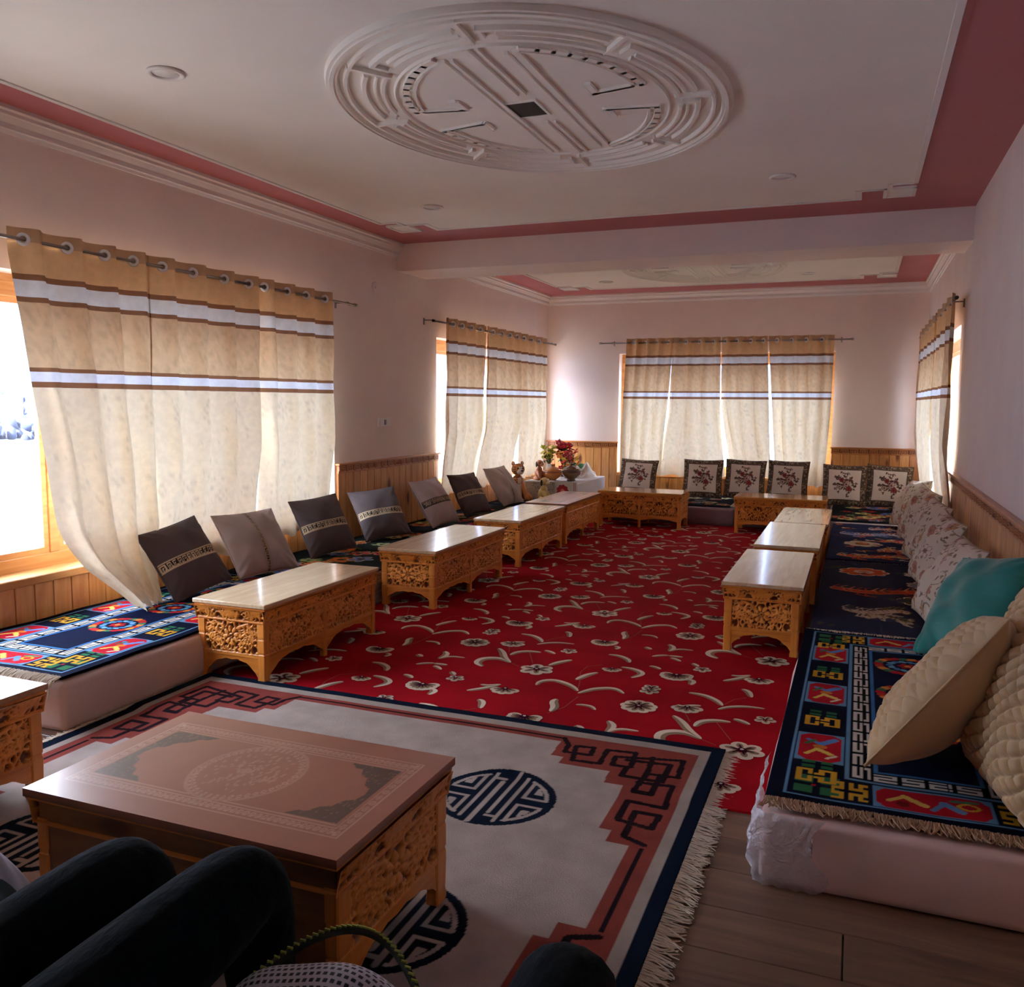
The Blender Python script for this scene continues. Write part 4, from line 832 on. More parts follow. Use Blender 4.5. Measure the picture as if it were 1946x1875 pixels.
def apron_pts(L_,n,deep):
    # scalloped lower edge between feet, cut from a board L_ long; returned as outline (x,z)
    top=[(L_/2,.128),(-L_/2,.128)]; lo=[]
    bay=L_/n
    for b_ in range(n):
        x0=-L_/2+b_*bay
        for i in range(19):
            t=i/18; a=abs(2*t-1); z=.128-.028-deep*(a**3.2)-.006*abs(math.sin(t*PI*5))*(a<.85)
            lo.append((x0+bay*t,max(z,.002)))
    return lo+top
def strip(pts_lo,ztop,y0,y1):
    m=MB(); n=len(pts_lo)
    vs=[(x,y0,z) for x,z in pts_lo]+[(x,y0,ztop) for x,z in pts_lo]+[(x,y1,z) for x,z in pts_lo]+[(x,y1,ztop) for x,z in pts_lo]
    fs=[]
    for i in range(n-1): fs+=[(i,i+1,n+i+1,n+i),(2*n+i+1,2*n+i,3*n+i,3*n+i+1),(i+1,i,2*n+i,2*n+i+1),(n+i,n+i+1,3*n+i+1,3*n+i)]
    return m.add(vs,fs)
def legm(w=.042,foot=1.0):
    m=MB(); b=.004
    prof=[(0,1.0),(.012,1.02),(.03,.92),(.06,.96),(.10,1.0),(.13,1.0),(.133,.90),(.14,.90),(.143,1.0),(.20,1.0),(.203,.92),(.212,.92),(.215,1.0),(.29,1.0)]
    h=w/2; vs=[];
    for z,s_ in prof:
        a=h*s_; c=a-b; vs+=[(-c,-a,z),(c,-a,z),(a,-c,z),(a,c,z),(c,a,z),(-c,a,z),(-a,c,z),(-a,-c,z)]
    fs=[tuple(range(7,-1,-1)),tuple(range(len(vs)-8,len(vs)))]
    for i in range(len(prof)-1):
        for j in range(8): fs.append((i*8+j,i*8+(j+1)%8,i*8+8+(j+1)%8,i*8+8+j))
    return m.add(vs,fs).mesh('leg',M_tz)
LG=legm(); LGm=legm(.03)
def table(label,loc,rz,topmat,deep=.03,plain=None,topmesh=None,group='carved low tables',sx=1.0,sy=1.0,mid=True,n=2):
    t=thing('carved_table',label,'table',loc,rz,group)
    t.scale=(sx,sy,1)
    tl,tw=TL/2,TW/2
    if topmesh is None: MB().box(-.525,-.205,.35,.525,.205,.37,bev=.003).build('tabletop',topmat,t)
    else: link('tabletop',topmesh,t)
    MB().box(-.518,-.198,.338,.518,.198,.35,bev=.002).build('top_moulding',M_tw,t)
    MB().box(-.49,-.172,.12,.49,.172,.285).build('inner_box',mat('recess_board',(70,38,16),rough=.8),t)
    for i,(x,y) in enumerate([(-tl+.012,-tw+.012),(tl-.012,-tw+.012),(tl-.012,tw-.012),(-tl+.012,tw-.012)]): link('leg',LG,t,(x,y,0))
    if mid:
        for y in (-tw+.006,tw-.006): link('leg',LGm,t,(0,y,0))
    for s,rzz in ((-1,0),(1,PI)):
        if plain==s:
            MB().box(-.50,s*.186 if s<0 else .18,.10,.50,-.18 if s<0 else s*.186,.335).build('side_board',wood('plain_side_board',(112,72,36),(140,94,50),axis='X',rough=.5,knots=True),t); continue
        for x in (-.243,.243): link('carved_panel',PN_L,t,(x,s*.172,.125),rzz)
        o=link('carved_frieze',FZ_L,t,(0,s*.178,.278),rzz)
        a=strip([(x,z) for x,z in apron_pts(.95,n,deep)[:-2]],.128,-.012,.004).build('apron',M_tw,t); a.location=(0,s*.172,0); a.rotation_euler=(0,0,rzz)
        MB().box(-.48,-.016,.112,.48,.004,.130,bev=.002).build('rail',M_tw,t,loc=(0,s*.172,0),rz=rzz)
    for s,rzz in ((1,PI/2),(-1,-PI/2)):
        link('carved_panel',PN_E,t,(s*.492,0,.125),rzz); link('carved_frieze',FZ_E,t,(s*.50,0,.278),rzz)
        a=strip([(x,z) for x,z in apron_pts(.30,1,deep)[:-2]],.128,-.012,.004).build('apron',M_tw,t); a.location=(s*.492,0,0); a.rotation_euler=(0,0,rzz)
        MB().box(-.155,-.016,.112,.155,.004,.130,bev=.002).build('rail',M_tw,t,loc=(s*.492,0,0),rz=rzz)
    MB().box(-.512,-.192,.276,.512,.192,.286,bev=.003).build('waist_moulding',M_tw,t)
    return t
def printed(w,h,base,res=.003,z=.37):
    c=Cv(w,h,res,base); lace=(196,150,128); dk=(84,60,46); cr=(178,120,92)
    c.frame(.06,.055,w-.06,h-.055,.003,lace); c.frame(.088,.083,w-.088,h-.083,.003,lace); c.frame(.097,.092,w-.097,h-.092,.0015,lace)
    per=2*(w+h-.3); n=int((w-.15)/.02)
    for i in range(n):
        x=.075+i*(w-.15)/(n-1)
        for y in (.0715,h-.0715): c.ell(x,y,.009,.008,lace,0,.6); c.ell(x,y,.003,.003,lace)
    n=int((h-.14)/.02)
    for i in range(n):
        y=.07+i*(h-.14)/(n-1)
        for x in (.0765,w-.0765): c.ell(x,y,.008,.009,lace,0,.6); c.ell(x,y,.003,.003,lace)
    x0,y0,x1,y1=.102,.097,w-.102,h-.097
    rr=random.Random(2)
    for fx in (0,1):
        for fy in (0,1):
            T=lambda p:[((x0+a) if fx==0 else (x1-a),(y0+b_) if fy==0 else (y1-b_)) for a,b_ in p]
            pts=[(0,0),(.17,0),(.14,.018),(.115,.02),(.10,.04),(.07,.05),(.055,.075),(.03,.085),(.02,.115),(0,.13)]
            c.poly(T(pts),dk)
            for i in range(60):
                a,b_=rr.uniform(0,.15),rr.uniform(0,.12)
                if a/.17+b_/.13<.85: (px,py),=T([(a,b_)]); c.ell(px,py,.004,.002,(134,98,74),rr.uniform(0,3))
    for r,cc in ((1,(184,132,108)),(.94,(172,110,84))): c.ell(w/2,h/2,.17*r,.12*r,cc)
    for i in range(44):
        a=2*PI*i/44; c.ell(w/2+.15*math.cos(a),h/2+.105*math.sin(a),.008,.006,lace,a,.5)
    for i in range(160):
        a,r=rr.uniform(0,6.3),rr.uniform(0,.85); c.ell(w/2+.15*r*math.cos(a),h/2+.105*r*math.sin(a),.006,.003,(188,140,116),rr.uniform(0,3))
    X,Y=np.meshgrid(cv_x(c),cv_y(c)); P=np.stack([X-w/2,Y-h/2,np.full(X.shape,z)],-1); P=np.pad(P,((1,1),(1,1),(0,0)),'edge'); C=np.pad(c.a,((1,1),(1,1),(0,0)),'edge')
    d=np.zeros(P.shape[:2],bool); d[0]=d[-1]=True; d[:,0]=d[:,-1]=True; P[...,2][d]-=.02; C[d]=L((116,70,40))
    return grid_mesh('tabletop',P,M_print,C,smooth=False)
def cv_x(c): return c.X[0]
def cv_y(c): return c.Y[:,0]
RT=printed(1.05,.41,(168,104,78))
H2=PI/2
table('near left carved table with pale top and tall arched feet beside the blue bench rug',(-2.66,3.70,.008),H2,M_pale,deep=.085,n=2,sx=.97)
table('second table of the left row, its glossy top mirroring the window',(-2.60,5.37,.008),H2,M_pale,deep=.05,sx=1.10)
table('third table of the left row with dull pale top',(-2.62,6.87,.008),H2,M_pale,deep=.05,sx=1.04)
table('fourth table of the left row with reddish printed top by the back corner',(-2.64,8.12,.008),H2,None,deep=.05,topmesh=RT,sx=1.08)
table('orange-topped carved table left of centre before the back bench',(-2.09,9.13,.008),0,M_ortop,deep=.03,sx=.85,sy=1.12)
table('orange-topped carved table right of centre before the back bench',(-.69,9.15,.008),0,M_ortop,deep=.03,sx=.84,sy=1.12)
table('nearest carved table of the right row with pale rectangular top',(-.425,5.15,.008),H2,M_pale,deep=.07,sx=1.07)
table('middle pale-topped table of the right row, beside the orange beast rug',(-.40,6.43,.02),H2,M_pale,deep=.05,sx=1.13)
table('farthest table of the right row next to the busy blue rug',(-.385,7.66,.008),H2,M_pale,deep=.05,sx=1.0)
RT2=printed(.87,.56,(172,104,78),.0026); 
t10=table('large foreground table with reddish lace-printed top, plain board towards the knees',(-1.37,1.705,.012),0,None,deep=.06,plain=-1,topmesh=RT,mid=False,n=1,sx=.828,sy=1.36)
table('carved table cut off by the left picture edge with window glare on top',(-2.93,1.79,.012),0,M_dull,deep=.06,sx=1.0,sy=1.1)
# ---------------------------------------------------------------- cushions
def cloth(name,attr=True,c=(128,128,128),**kw): return mat(name,c,attr=attr,rough=.92,bump=(420,.25,.002),sheen=.12,spec=.15,noise=(6,.07),**kw)
M_cu=cloth('cushion_cloth')
def pillow_mesh(S,T,cv,back,n=84,seed=0,quilt=None,wr=.004,mt=None):
    t=np.linspace(-1,1,n); u,v=np.meshgrid(t,t); rr=np.random.RandomState(seed); ph=rr.uniform(0,6,8)
    th=T*((1-np.abs(u)**2.6)**.55)*((1-np.abs(v)**2.6)**.55)
    px=u*S/2*(1-.055*(1-v*v)); pz=v*S/2*(1-.055*(1-u*u))
    w=wr*(np.sin(7*u+4*v+ph[0])+np.sin(5*v-6*u+ph[1])*.8+np.sin(13*u*v+ph[2])*.6)*np.clip(th/T,0,1)
    crn=np.exp(-((1-np.abs(u))**2+(1-np.abs(v))**2)*5)*np.sin(20*(np.abs(u)-np.abs(v))+ph[3])*.004
    meshes=[]
    for s in (-1,1):
        tt=th+w+crn*(th>1e-4)
        if quilt is not None and s==-1: tt=tt+quilt(u,v)*np.clip(th/T*2,0,1)
        P=np.stack([px,s*tt,pz+S/2],-1)
        if s==1: P=P[:,::-1]
        meshes.append(P)
    if cv is not None:
        ix=np.clip(((u+1)/2*(cv.nx-1)).round().astype(int),0,cv.nx-1); iy=np.clip(((v+1)/2*(cv.ny-1)).round().astype(int),0,cv.ny-1); cf=cv.a[iy,ix]
    else: cf=np.broadcast_to(np.array(L(back),np.float32),(n,n,3))
    cb=np.broadcast_to(np.array(L(back),np.float32),(n,n,3))
    P=np.concatenate([meshes[0],meshes[1]],0); C=np.concatenate([cf,cb],0)
    # drop the joining strip between the two sheets
    me=grid_mesh('cushion',P,mt or M_cu,C); bm=bmesh.new(); bm.from_mesh(me); bm.faces.ensure_lookup_table(); k0=(n-1)*(n-1)
    bmesh.ops.delete(bm,geom=[bm.faces[i] for i in range(k0,k0+n-1)],context='FACES_ONLY'); bmesh.ops.remove_doubles(bm,verts=bm.verts,dist=.0004); bm.to_mesh(me); bm.free()
    for p in me.polygons: p.use_smooth=True
    return me
def pose(S,x,y,yawd,leand,rolld,z):
    R=Matrix.Rotation
    return Matrix.Translation((x,y,z))@R(math.radians(yawd),4,'Z')@R(-math.radians(leand),4,'X')@Matrix.Translation((0,0,S/2))@R(-math.radians(rolld),4,'Y')@Matrix.Translation((0,0,-S/2))
def piping(parent,S,mt,r=.004):
    pts=[]
    for a,b_ in [(i,-1) for i in np.linspace(-1,1,9)]+[(1,i) for i in np.linspace(-1,1,9)][1:]+[(-i,1) for i in np.linspace(-1,1,9)][1:]+[(-1,-i) for i in np.linspace(-1,1,9)][1:]:
        pts.append((a*S/2*(1-.055*(1-b_*b_)),0,b_*S/2*(1-.055*(1-a*a))+S/2))
    MB().tube(pts,r,6).build('piping',mt,parent)
def cushion(label,me,S,p,group,pipe=None):
    t=thing('cushion',label,'cushion',M=pose(S,*p),group=group); link('cover',me,t)
    if pipe: piping(t,S,pipe)
    return t
def greek(base,edge,ground,S,vert=False,n=13):
    c=Cv(S,S,S/160,base); b0,b1=S*.40,S*.535
    if vert: b0,b1=S*.43,S*.52
    R=(lambda a,b_,q,d,col: c.rect(b_,a,d,q,col)) if vert else (lambda a,b_,q,d,col: c.rect(a,b_,q,d,col))
    R(0,b0,S,b1,edge); R(0,b0+.009,S,b1-.009,ground)
    cw=S/(n*8); ch=(b1-b0-.024)/5
    G=["1111110","1000010","1011010","1010010","1010111"] 
    for i in range(n):
        if vert: c.glyph(G,b0+.012,i*8*cw,cw,ch,edge if not vert else (40,34,32),tr=True)
        else: c.glyph(G,i*8*cw,b0+.012,cw,ch,edge)
    return c
DK,LT=(92,80,79),(176,158,152)
S0=.43
pd=pillow_mesh(S0,.075,greek(DK,(206,184,150),(44,36,36),S0),DK,120,1); pl_=pillow_mesh(.45,.08,greek(LT,(164,148,144),(176,156,128),.45,True,14),LT,120,2,wr=.006)
ph_=pillow_mesh(.45,.08,greek(LT,(62,50,44),(170,150,124),.45,False,14),LT,120,3)
Gd='grey key-band cushions along the left wall'
M_pd=mat('dark_piping',DK,rough=.9); M_pl=mat('pale_piping',LT,rough=.9)
cushion('dark grey cushion nearest the camera on the blue bench rug, key band across',pd,S0,(-3.36,3.81,81,32,10,.235),Gd,M_pd)
cushion('pale grey cushion with a black key band running up it, behind the near left table',pl_,.45,(-3.345,4.413,74,37,1,.235),Gd,M_pl)
cushion('dark grey key-band cushion just left of the pine wainscot edge',pd,S0,(-3.395,5.191,73,28,4,.235),Gd,M_pd)
cushion('dark grey key-band cushion leaning on the pine wainscot',pd,S0,(-3.392,5.954,62,32,4,.235),Gd,M_pd)
cushion('pale grey cushion with horizontal key band at the wainscot end',ph_,.45,(-3.309,6.828,84,32,2,.235),Gd,M_pl)
cushion('dark key-band cushion below the second left window',pd,S0,(-3.349,7.62,78,30,0,.235),Gd,M_pd)
cushion('pale grey cushion with vertical key band beside the plush tiger',pl_,.45,(-3.339,8.522,83,33,1,.235),Gd,M_pl)
def bouquet(S):
    c=Cv(S,S,S/150,(96,78,64)); rr=random.Random(6)
    for i in range(220):
        s=rr.choice([0,1,2,3]); t=rr.uniform(0,S); e=rr.uniform(0,.05); x,y=[(t,e),(t,S-e),(e,t),(S-e,t)][s]; c.ell(x,y,.010,.006,rr.choice([(170,152,128),(60,46,40),(140,120,100)]),rr.uniform(0,3))
    c.rect(.052,.052,S-.052,S-.052,(70,54,48)); c.rect(.057,.057,S-.057,S-.057,(222,208,196))
    for i in range(44):
        a,r=rr.uniform(0,6.3),rr.uniform(.04,.15); x,y=S/2+r*math.cos(a),S/2+r*math.sin(a); c.line([(S/2,S/2),((S/2+x)/2+rr.uniform(-.02,.02),(S/2+y)/2),(x,y)],.004,(92,64,56))
        for j in range(3): c.ell(x+rr.uniform(-.012,.012),y+rr.uniform(-.012,.012),.012,.006,rr.choice([(92,66,60),(120,92,80),(72,52,50)]),rr.uniform(0,3))
    for x,y,r,cl in ((-.03,.05,.030,(150,56,58)),(.05,-.05,.030,(160,60,60)),(-.05,-.03,.026,(206,178,164)),(.02,.0,.026,(196,160,150)),(.06,.05,.022,(130,70,66))): c.flower(S/2+x,S/2+y,r,6,cl,(90,44,46),(110,40,44))
    return c
fb=pillow_mesh(.45,.06,bouquet(.45),(96,78,64),100,5); G='bouquet cushions with brown scroll borders on the back bench'
M_pb=mat('brown_piping',(70,54,46),rough=.9)
for lb,p in [('bouquet cushion at the left end of the back bench beside the corner',(-2.43,10.19,3,28,-2,.225)),('bouquet cushion just left of the first curtain gap on the back bench',(-1.637,10.06,0,16,0,.225)),('bouquet cushion third from the left on the back bench',(-1.176,10.20,4,14,-2,.225)),('bouquet cushion fourth from the left, behind the right orange table',(-.72,10.26,-4,14,-1,.225)),('bouquet cushion left of the two under the right back wainscot',(-.112,9.905,0,17,-1,.225)),('bouquet cushion in the back right corner',(.33,9.957,2,14,-3,.225))]:
    cushion(lb,fb,.45,p,G,M_pb)
def chintz(S,seed):
    c=Cv(S,S,S/130,(214,198,178)); rr=random.Random(seed)
    for i in range(9): c.line(spiral(rr.uniform(0,S),rr.uniform(0,S),.06,rr.uniform(0,6),rr.choice([-4,4]),14,.6),.0045,(104,92,70))
    for i in range(60): x,y=rr.uniform(0,S),rr.uniform(0,S); c.ell(x,y,.014,.007,rr.choice([(136,124,92),(154,134,104),(120,96,80)]),rr.uniform(0,3))
    for i in range(15): c.flower(rr.uniform(0,S),rr.uniform(0,S),rr.uniform(.026,.046),6,rr.choice([(196,144,96),(198,162,152),(222,200,190),(184,128,110)]),(140,110,92),(150,100,70))
    return c
G='faded rose chintz cushions along the right wall'
ch=[pillow_mesh(.45,.085,chintz(.45,s),(190,174,150),96,s+7,wr=.008) for s in (1,2)]
M_pc=mat('chintz_piping',(176,160,136),rough=.9)
for lb,me,p in [('rose chintz cushion nearest, just beyond the teal one',ch[0],(.335,4.72,-81,30,-2,.24)),('rose chintz cushion second along the right wall',ch[1],(.37,5.62,-78,24,-6,.24)),('rose chintz cushion third along the right wall',ch[0],(.38,6.45,-76,22,-6,.24)),('rose chintz cushion farthest, before the right curtains',ch[1],(.39,7.35,-73,20,-8,.24)),('small pale chintz cushion peeping out at the far end of the right bench',ch[0],(.36,8.35,-75,26,5,.24))]:
    cushion(lb,me,.45,p,G,M_pc)
M_teal=mat('teal_satin',(8,128,120),rough=.5,noise=(10,.12,(1,1,6)),bump=(30,.3,.004),sheen=.3)
tm=pillow_mesh(.50,.10,None,(0,120,112),80,21,wr=.007,mt=M_teal)
cushion('plain teal satin cushion between chintz and gold cushions',tm,.50,(.37,4.02,-66,34,13,.25),None,M_teal)
M_gold=mat('gold_satin',(208,172,124),rough=.62,noise=(8,.08),bump=(60,.2,.003),sheen=.25)
def quilt(u,v):
    # puffed clam-shell squares: shallow domes between stitched grooves
    a=(u+v)*5.2+.25*np.sin(v*9); b_=(u-v)*5.2+.25*np.sin(u*9)
    fa=np.abs(((a)%1)-.5)*2; fb_=np.abs(((b_)%1)-.5)*2
    return .016*(1-fa**4)*(1-fb_**4)-.006
gm_=pillow_mesh(.55,.105,None,(176,146,104),170,31,quilt=quilt,mt=M_gold,wr=.003)
G='gold quilted cushions at the near right'
cushion('gold quilted cushion seen edge-on, tilted over the navy bench rug',gm_,.55,(.15,2.84,-113,34,14,.25),G,M_gold)
cushion('gold quilted cushion cut off by the right picture edge',gm_,.50,(.415,2.52,-72,13,-7,.25),G,M_gold)
# ---------------------------------------------------------------- corner display
dt=thing('display_table','low box table draped in white cloth in the back left corner','table',(-3.22,9.86,.219))
MB().box(-.30,-.58,0,.33,.60,.18,bev=.008).build('cloth_cover',mat('white_cloth',(222,222,230),rough=.8,noise=(6,.05),bump=(12,.4,.006)),dt)
c=Cv(.34,.20,.004,(214,206,200))
c.flower(.17,.10,.07,9,(170,50,60),(210,150,140),(120,20,36)); [c.rect(x,0,x+.006,.2,(176,110,90)) for x in (.02,.035,.30,.315)]
X,Z=np.meshgrid(c.X[0],c.Y[:,0]); P=np.stack([X-.0,-.586+0*X-.003*np.sin(X*40),Z-.004],-1); link('embroidered_cloth',grid_mesh('embroidered_cloth',P,M_pile,c.a),dt)
c=Cv(.36,.42,.006,(176,168,156)); rr=random.Random(3)
for i in range(260): c.ell(rr.uniform(0,.36),rr.uniform(0,.42),.009,.004,rr.choice([(110,100,90),(206,200,190),(140,130,116)]),rr.uniform(0,3))
thr=thing('throw','speckled grey woven throw hanging over the front of the white box','throw',(-3.50,9.265,.219))
s=c.Y[:,0]; yy=np.where(s<.19,-.012,(s-.19)-.01); zz=np.where(s<.19,s+.002,.196); X,_=np.meshgrid(c.X[0],s)
P=np.stack([X,np.broadcast_to(yy[:,None],X.shape)-.004*np.sin(X*50),np.broadcast_to(zz[:,None],X.shape)],-1); link('weave',grid_mesh('weave',P,M_pile,c.a),thr)
def pot(label,x,y,z,col,dark,s=1.0):
    t=thing('lidded_pot',label,'pot',(x,y,z),group='lidded wooden pots')
    M=mat('turned_%d'%col[0],col,rough=.25,coat=.6,noise=(12,.25,(1,1,5))); M2=mat('turned_dark_%d'%dark[0],dark,rough=.3,coat=.5)
    MB().lathe([(.045*s,0),(.05*s,.008*s),(.04*s,.02*s),(.085*s,.05*s),(.105*s,.085*s),(.10*s,.11*s)],seg=28).build('bowl',M,t)
    MB().lathe([(.112*s,.105*s),(.114*s,.112*s),(.10*s,.118*s)],seg=28).build('rim',M2,t)
    MB().lathe([(.10*s,.115*s),(.085*s,.14*s),(.05*s,.158*s),(.022*s,.165*s),(.018*s,.178*s),(.028*s,.186*s),(.02*s,.198*s),(0,.2*s)],seg=28).build('lid',M,t)
    return t
pot('glossy orange lidded pot on the white cloth',-3.24,9.49,.401,(206,128,56),(150,80,30)); pot('dark brown lidded pot on the white cloth',-3.06,9.62,.401,(110,74,50),(70,44,30),1.05)
def petals(m,x,y,z,r,col,n=5,tilt=(0,0)):
    R=Matrix.Rotation(tilt[0],3,'X')@Matrix.Rotation(tilt[1],3,'Y')
    for i in range(n):
        a=2*PI*i/n; c_=R@Vector((math.cos(a)*r*.55,math.sin(a)*r*.55,r*.12)); m.blob(x+c_.x,y+c_.y,z+c_.z,r*.5,r*.34,r*.14,c=col,seg=6,ring=4,rot=R@Matrix.Rotation(a,3,'Z'))
    m.blob(x,y,z+r*.1,r*.22,r*.22,r*.2,c=(200,150,60) if col[0]>180 and col[1]<150 else (150,130,30),seg=6,ring=4)
M_fl=mat('silk_petal',attr=True,rough=.6)
def flowers(label,x,y,z,vase,cols,hgt_,spread,n,r,seed,potcol=(226,222,214)):
    t=thing('flower_vase' if vase else 'flower_bunch',label,'flowers',(x,y,z)); rr=random.Random(seed)
    MB().lathe([(.03,0),(.035,.01),(.028,.05),(.04,.12),(.03,.15),(.036,.16)] if vase else [(.04,0),(.05,.01),(.055,.05),(.06,.07)],seg=20).build('vase',mat('vase_%d'%potcol[0],potcol,rough=.3,coat=.3),t)
    b=.14 if vase else .06; pos=[]
    for i in range(n):
        a=rr.uniform(0,6.3); q=spread*math.sqrt(rr.random()); pos.append((q*math.cos(a),q*math.sin(a),hgt_+rr.uniform(-spread,spread)*.9))
    st=MB(); lf=MB()
    for p in pos:
        st.tube([(0,0,b-.04),(p[0]*.4,p[1]*.4,(b+p[2])/2),p],.002,5)
        for j in range(2): lf.blob(p[0]*.7+rr.uniform(-.02,.02),p[1]*.7,p[2]-.04-rr.uniform(0,.05),.022,.009,.004,seg=6,ring=4,rot=Matrix.Rotation(rr.uniform(0,6),3,'Z')@Matrix.Rotation(.6,3,'Y'))
    st.build('stems',mat('stem_green',(60,96,48),rough=.7),t); lf.build('leaves',mat('leaf_green',(52,96,50),rough=.6),t,kind='stuff')
    for p in pos:
        m=MB(); petals(m,*p,r*rr.uniform(.8,1.15),rr.choice(cols),6,(rr.uniform(-.9,.9),rr.uniform(-.9,.9))); m.build('blossom',M_fl,t)
flowers('yellow-green flowers in a white vase before the back corner',-3.47,10.02,.401,True,[(206,200,70),(190,196,60),(220,214,110)],.31,.075,20,.044,1)
flowers('tall crimson flower bunch right of the yellow flowers',-3.33,10.15,.401,False,[(168,16,34),(190,24,44),(140,10,30)],.33,.09,26,.056,2,(120,60,50))
flowers('low mixed bunch of orange, red and yellow blossoms behind the brown pot',-3.20,9.95,.401,False,[(226,130,30),(204,40,26),(214,190,60),(190,30,50)],.22,.12,26,.046,3,(90,60,50))
kh=thing('scarf','crumpled white scarf heap at the right end of the white box','scarf',(-3.08,10.2,.40))
n_=40; u,v=np.meshgrid(np.linspace(-1,1,n_),np.linspace(-1,1,n_)); rr_=1-np.clip(u**2+v**2,0,1); Z=.13*np.sqrt(rr_+1e-6)*(1+.35*np.sin(6*u+3*v)+.25*np.sin(9*v-4*u))
link('cloth',grid_mesh('cloth',np.stack([u*.14,v*.22,Z*.9],-1),mat('white_silk',(226,222,214),rough=.6)),kh)
gb=thing('green_cloth','folded green cloth behind the white scarf heap','cloth',(-3.22,10.36,.40)); MB().box(-.10,-.05,0,.10,.06,.15,bev=.02).build('fold',mat('green_satin',(60,120,60),rough=.6),gb)
# plush animals
def plush(label,loc,rz,base,belly,stripe,sitting=True,s=1.0,ear='round',muzzle=.05):
    t=thing('plush_'+('tiger' if stripe else 'dog'),label,'toy',loc,rz); t.scale=(s,s,s)
    m=MB()
    def striped(cx,cy,cz,rx,ry,rz_,ax='z',n=7,seg=16,ring=18,col=base):
        q=MB().blob(cx,cy,cz,rx,ry,rz_,seg=seg,ring=ring)
        for f in q.f:
            c_=sum((Vector(q.v[i]) for i in f),Vector())/len(f); k_=(c_.z-cz)/rz_ if ax=='z' else (c_.x-cx)/rx
            front=(c_.x-cx)/rx
            w=abs(math.sin(k_*n+1.3*math.sin((c_.y-cy)/ry*3)))
            cc=stripe if (stripe and w<.42 and front<.85) else (belly if front>.85 else col)
            m.add([q.v[i] for i in f],[tuple(range(len(f)))],cc,0,True)
    striped(0,0,.13,.085,.09,.14); striped(.02,0,.24,.06,.065,.07)
    for y in (-.05,.05): m.tube([(.03,y,.20),(.10,y*1.2,.10),(.13,y*1.3,.025),(.17,y*1.3,.02)],[.035,.032,.03,.026],10,base)
    for y in (-.08,.08): m.tube([(0,y,.06),(.08,y*1.3,.05),(.15,y*1.4,.028)],[.055,.042,.032],10,base)
    m.tube([(-.07,.0,.05),(-.12,.04,.04),(-.16,.12,.03),(-.14,.2,.03)],[.02,.02,.018,.014],8,stripe or base)
    m.build('body',M_fl,t)
    m=MB(); striped(.03,0,.37,.075,.08,.072,n=9); m.blob(.09,0,.345,muzzle,.045,.035,belly); m.blob(.09+muzzle,0,.36,.012,.016,.01,(50,30,30))
    for y in (-.03,.03): m.blob(.092,y,.385,.011,.01,.012,(20,16,14),seg=8,ring=6)
    m.build('head',M_fl,t)
    for y in (-.058,.058):
        e=MB()
        if ear=='round': e.blob(.02,y,.44,.012,.024,.028,base); e.blob(.03,y,.44,.006,.014,.018,belly)
        else: e.blob(.02,y*1.35,.35,.022,.014,.06,(40,34,34))
        e.build('ear',M_fl,t)
    return t
plush('striped plush tiger sitting in the back left corner',(-3.50,9.02,.218),-.75,(206,130,70),(226,216,204),(66,48,44),s=.93)
plush('cream and black plush dog with drooping ears in front of the white box',(-3.16,8.93,.218),-.25,(206,176,110),(226,206,160),None,s=.62,ear='drop',muzzle=.07)
plush('brown plush dog slumped between tiger and pots',(-3.40,9.45,.401),-.5,(168,104,66),(190,130,90),None,s=.55,ear='drop')
# ---------------------------------------------------------------- seated people (only their knees reach into view)
M_tr=mat('dark_trousers',(14,22,28),rough=.95,noise=(8,.2),bump=(60,.3,.004),sheen=.3); M_top=mat('dark_jacket',(24,34,38),rough=.9,bump=(40,.3,.004)); M_skin=mat('skin',(176,126,98),rough=.55); M_hair=mat('hair',(26,20,18),rough=.8); M_shoe=mat('grey_sock',(70,70,74),rough=.95)
def skin(name,verts,edges,rad,m,parent,lv=2):
    me=bpy.data.meshes.new(name); me.from_pydata(verts,edges,[]); me.materials.append(m); o=link(name,me,parent)
    bm=bmesh.new(); bm.from_mesh(me); ly=bm.verts.layers.skin.verify(); bm.verts.ensure_lookup_table()
    for i,v in enumerate(bm.verts):
        r=rad[i]; v[ly].radius=(r if isinstance(r,tuple) else (r,r)); v[ly].use_root=(i==0)
    bm.to_mesh(me); bm.free(); s=o.modifiers.new('skin','SKIN'); s.use_smooth_shade=True; s.branch_smoothing=.6; q=o.modifiers.new('sub','SUBSURF'); q.levels=lv; q.render_levels=lv
    return o
def chain(j):
    return [tuple(p) for p,_ in j],[(i,i+1) for i in range(len(j)-1)],[r for _,r in j]
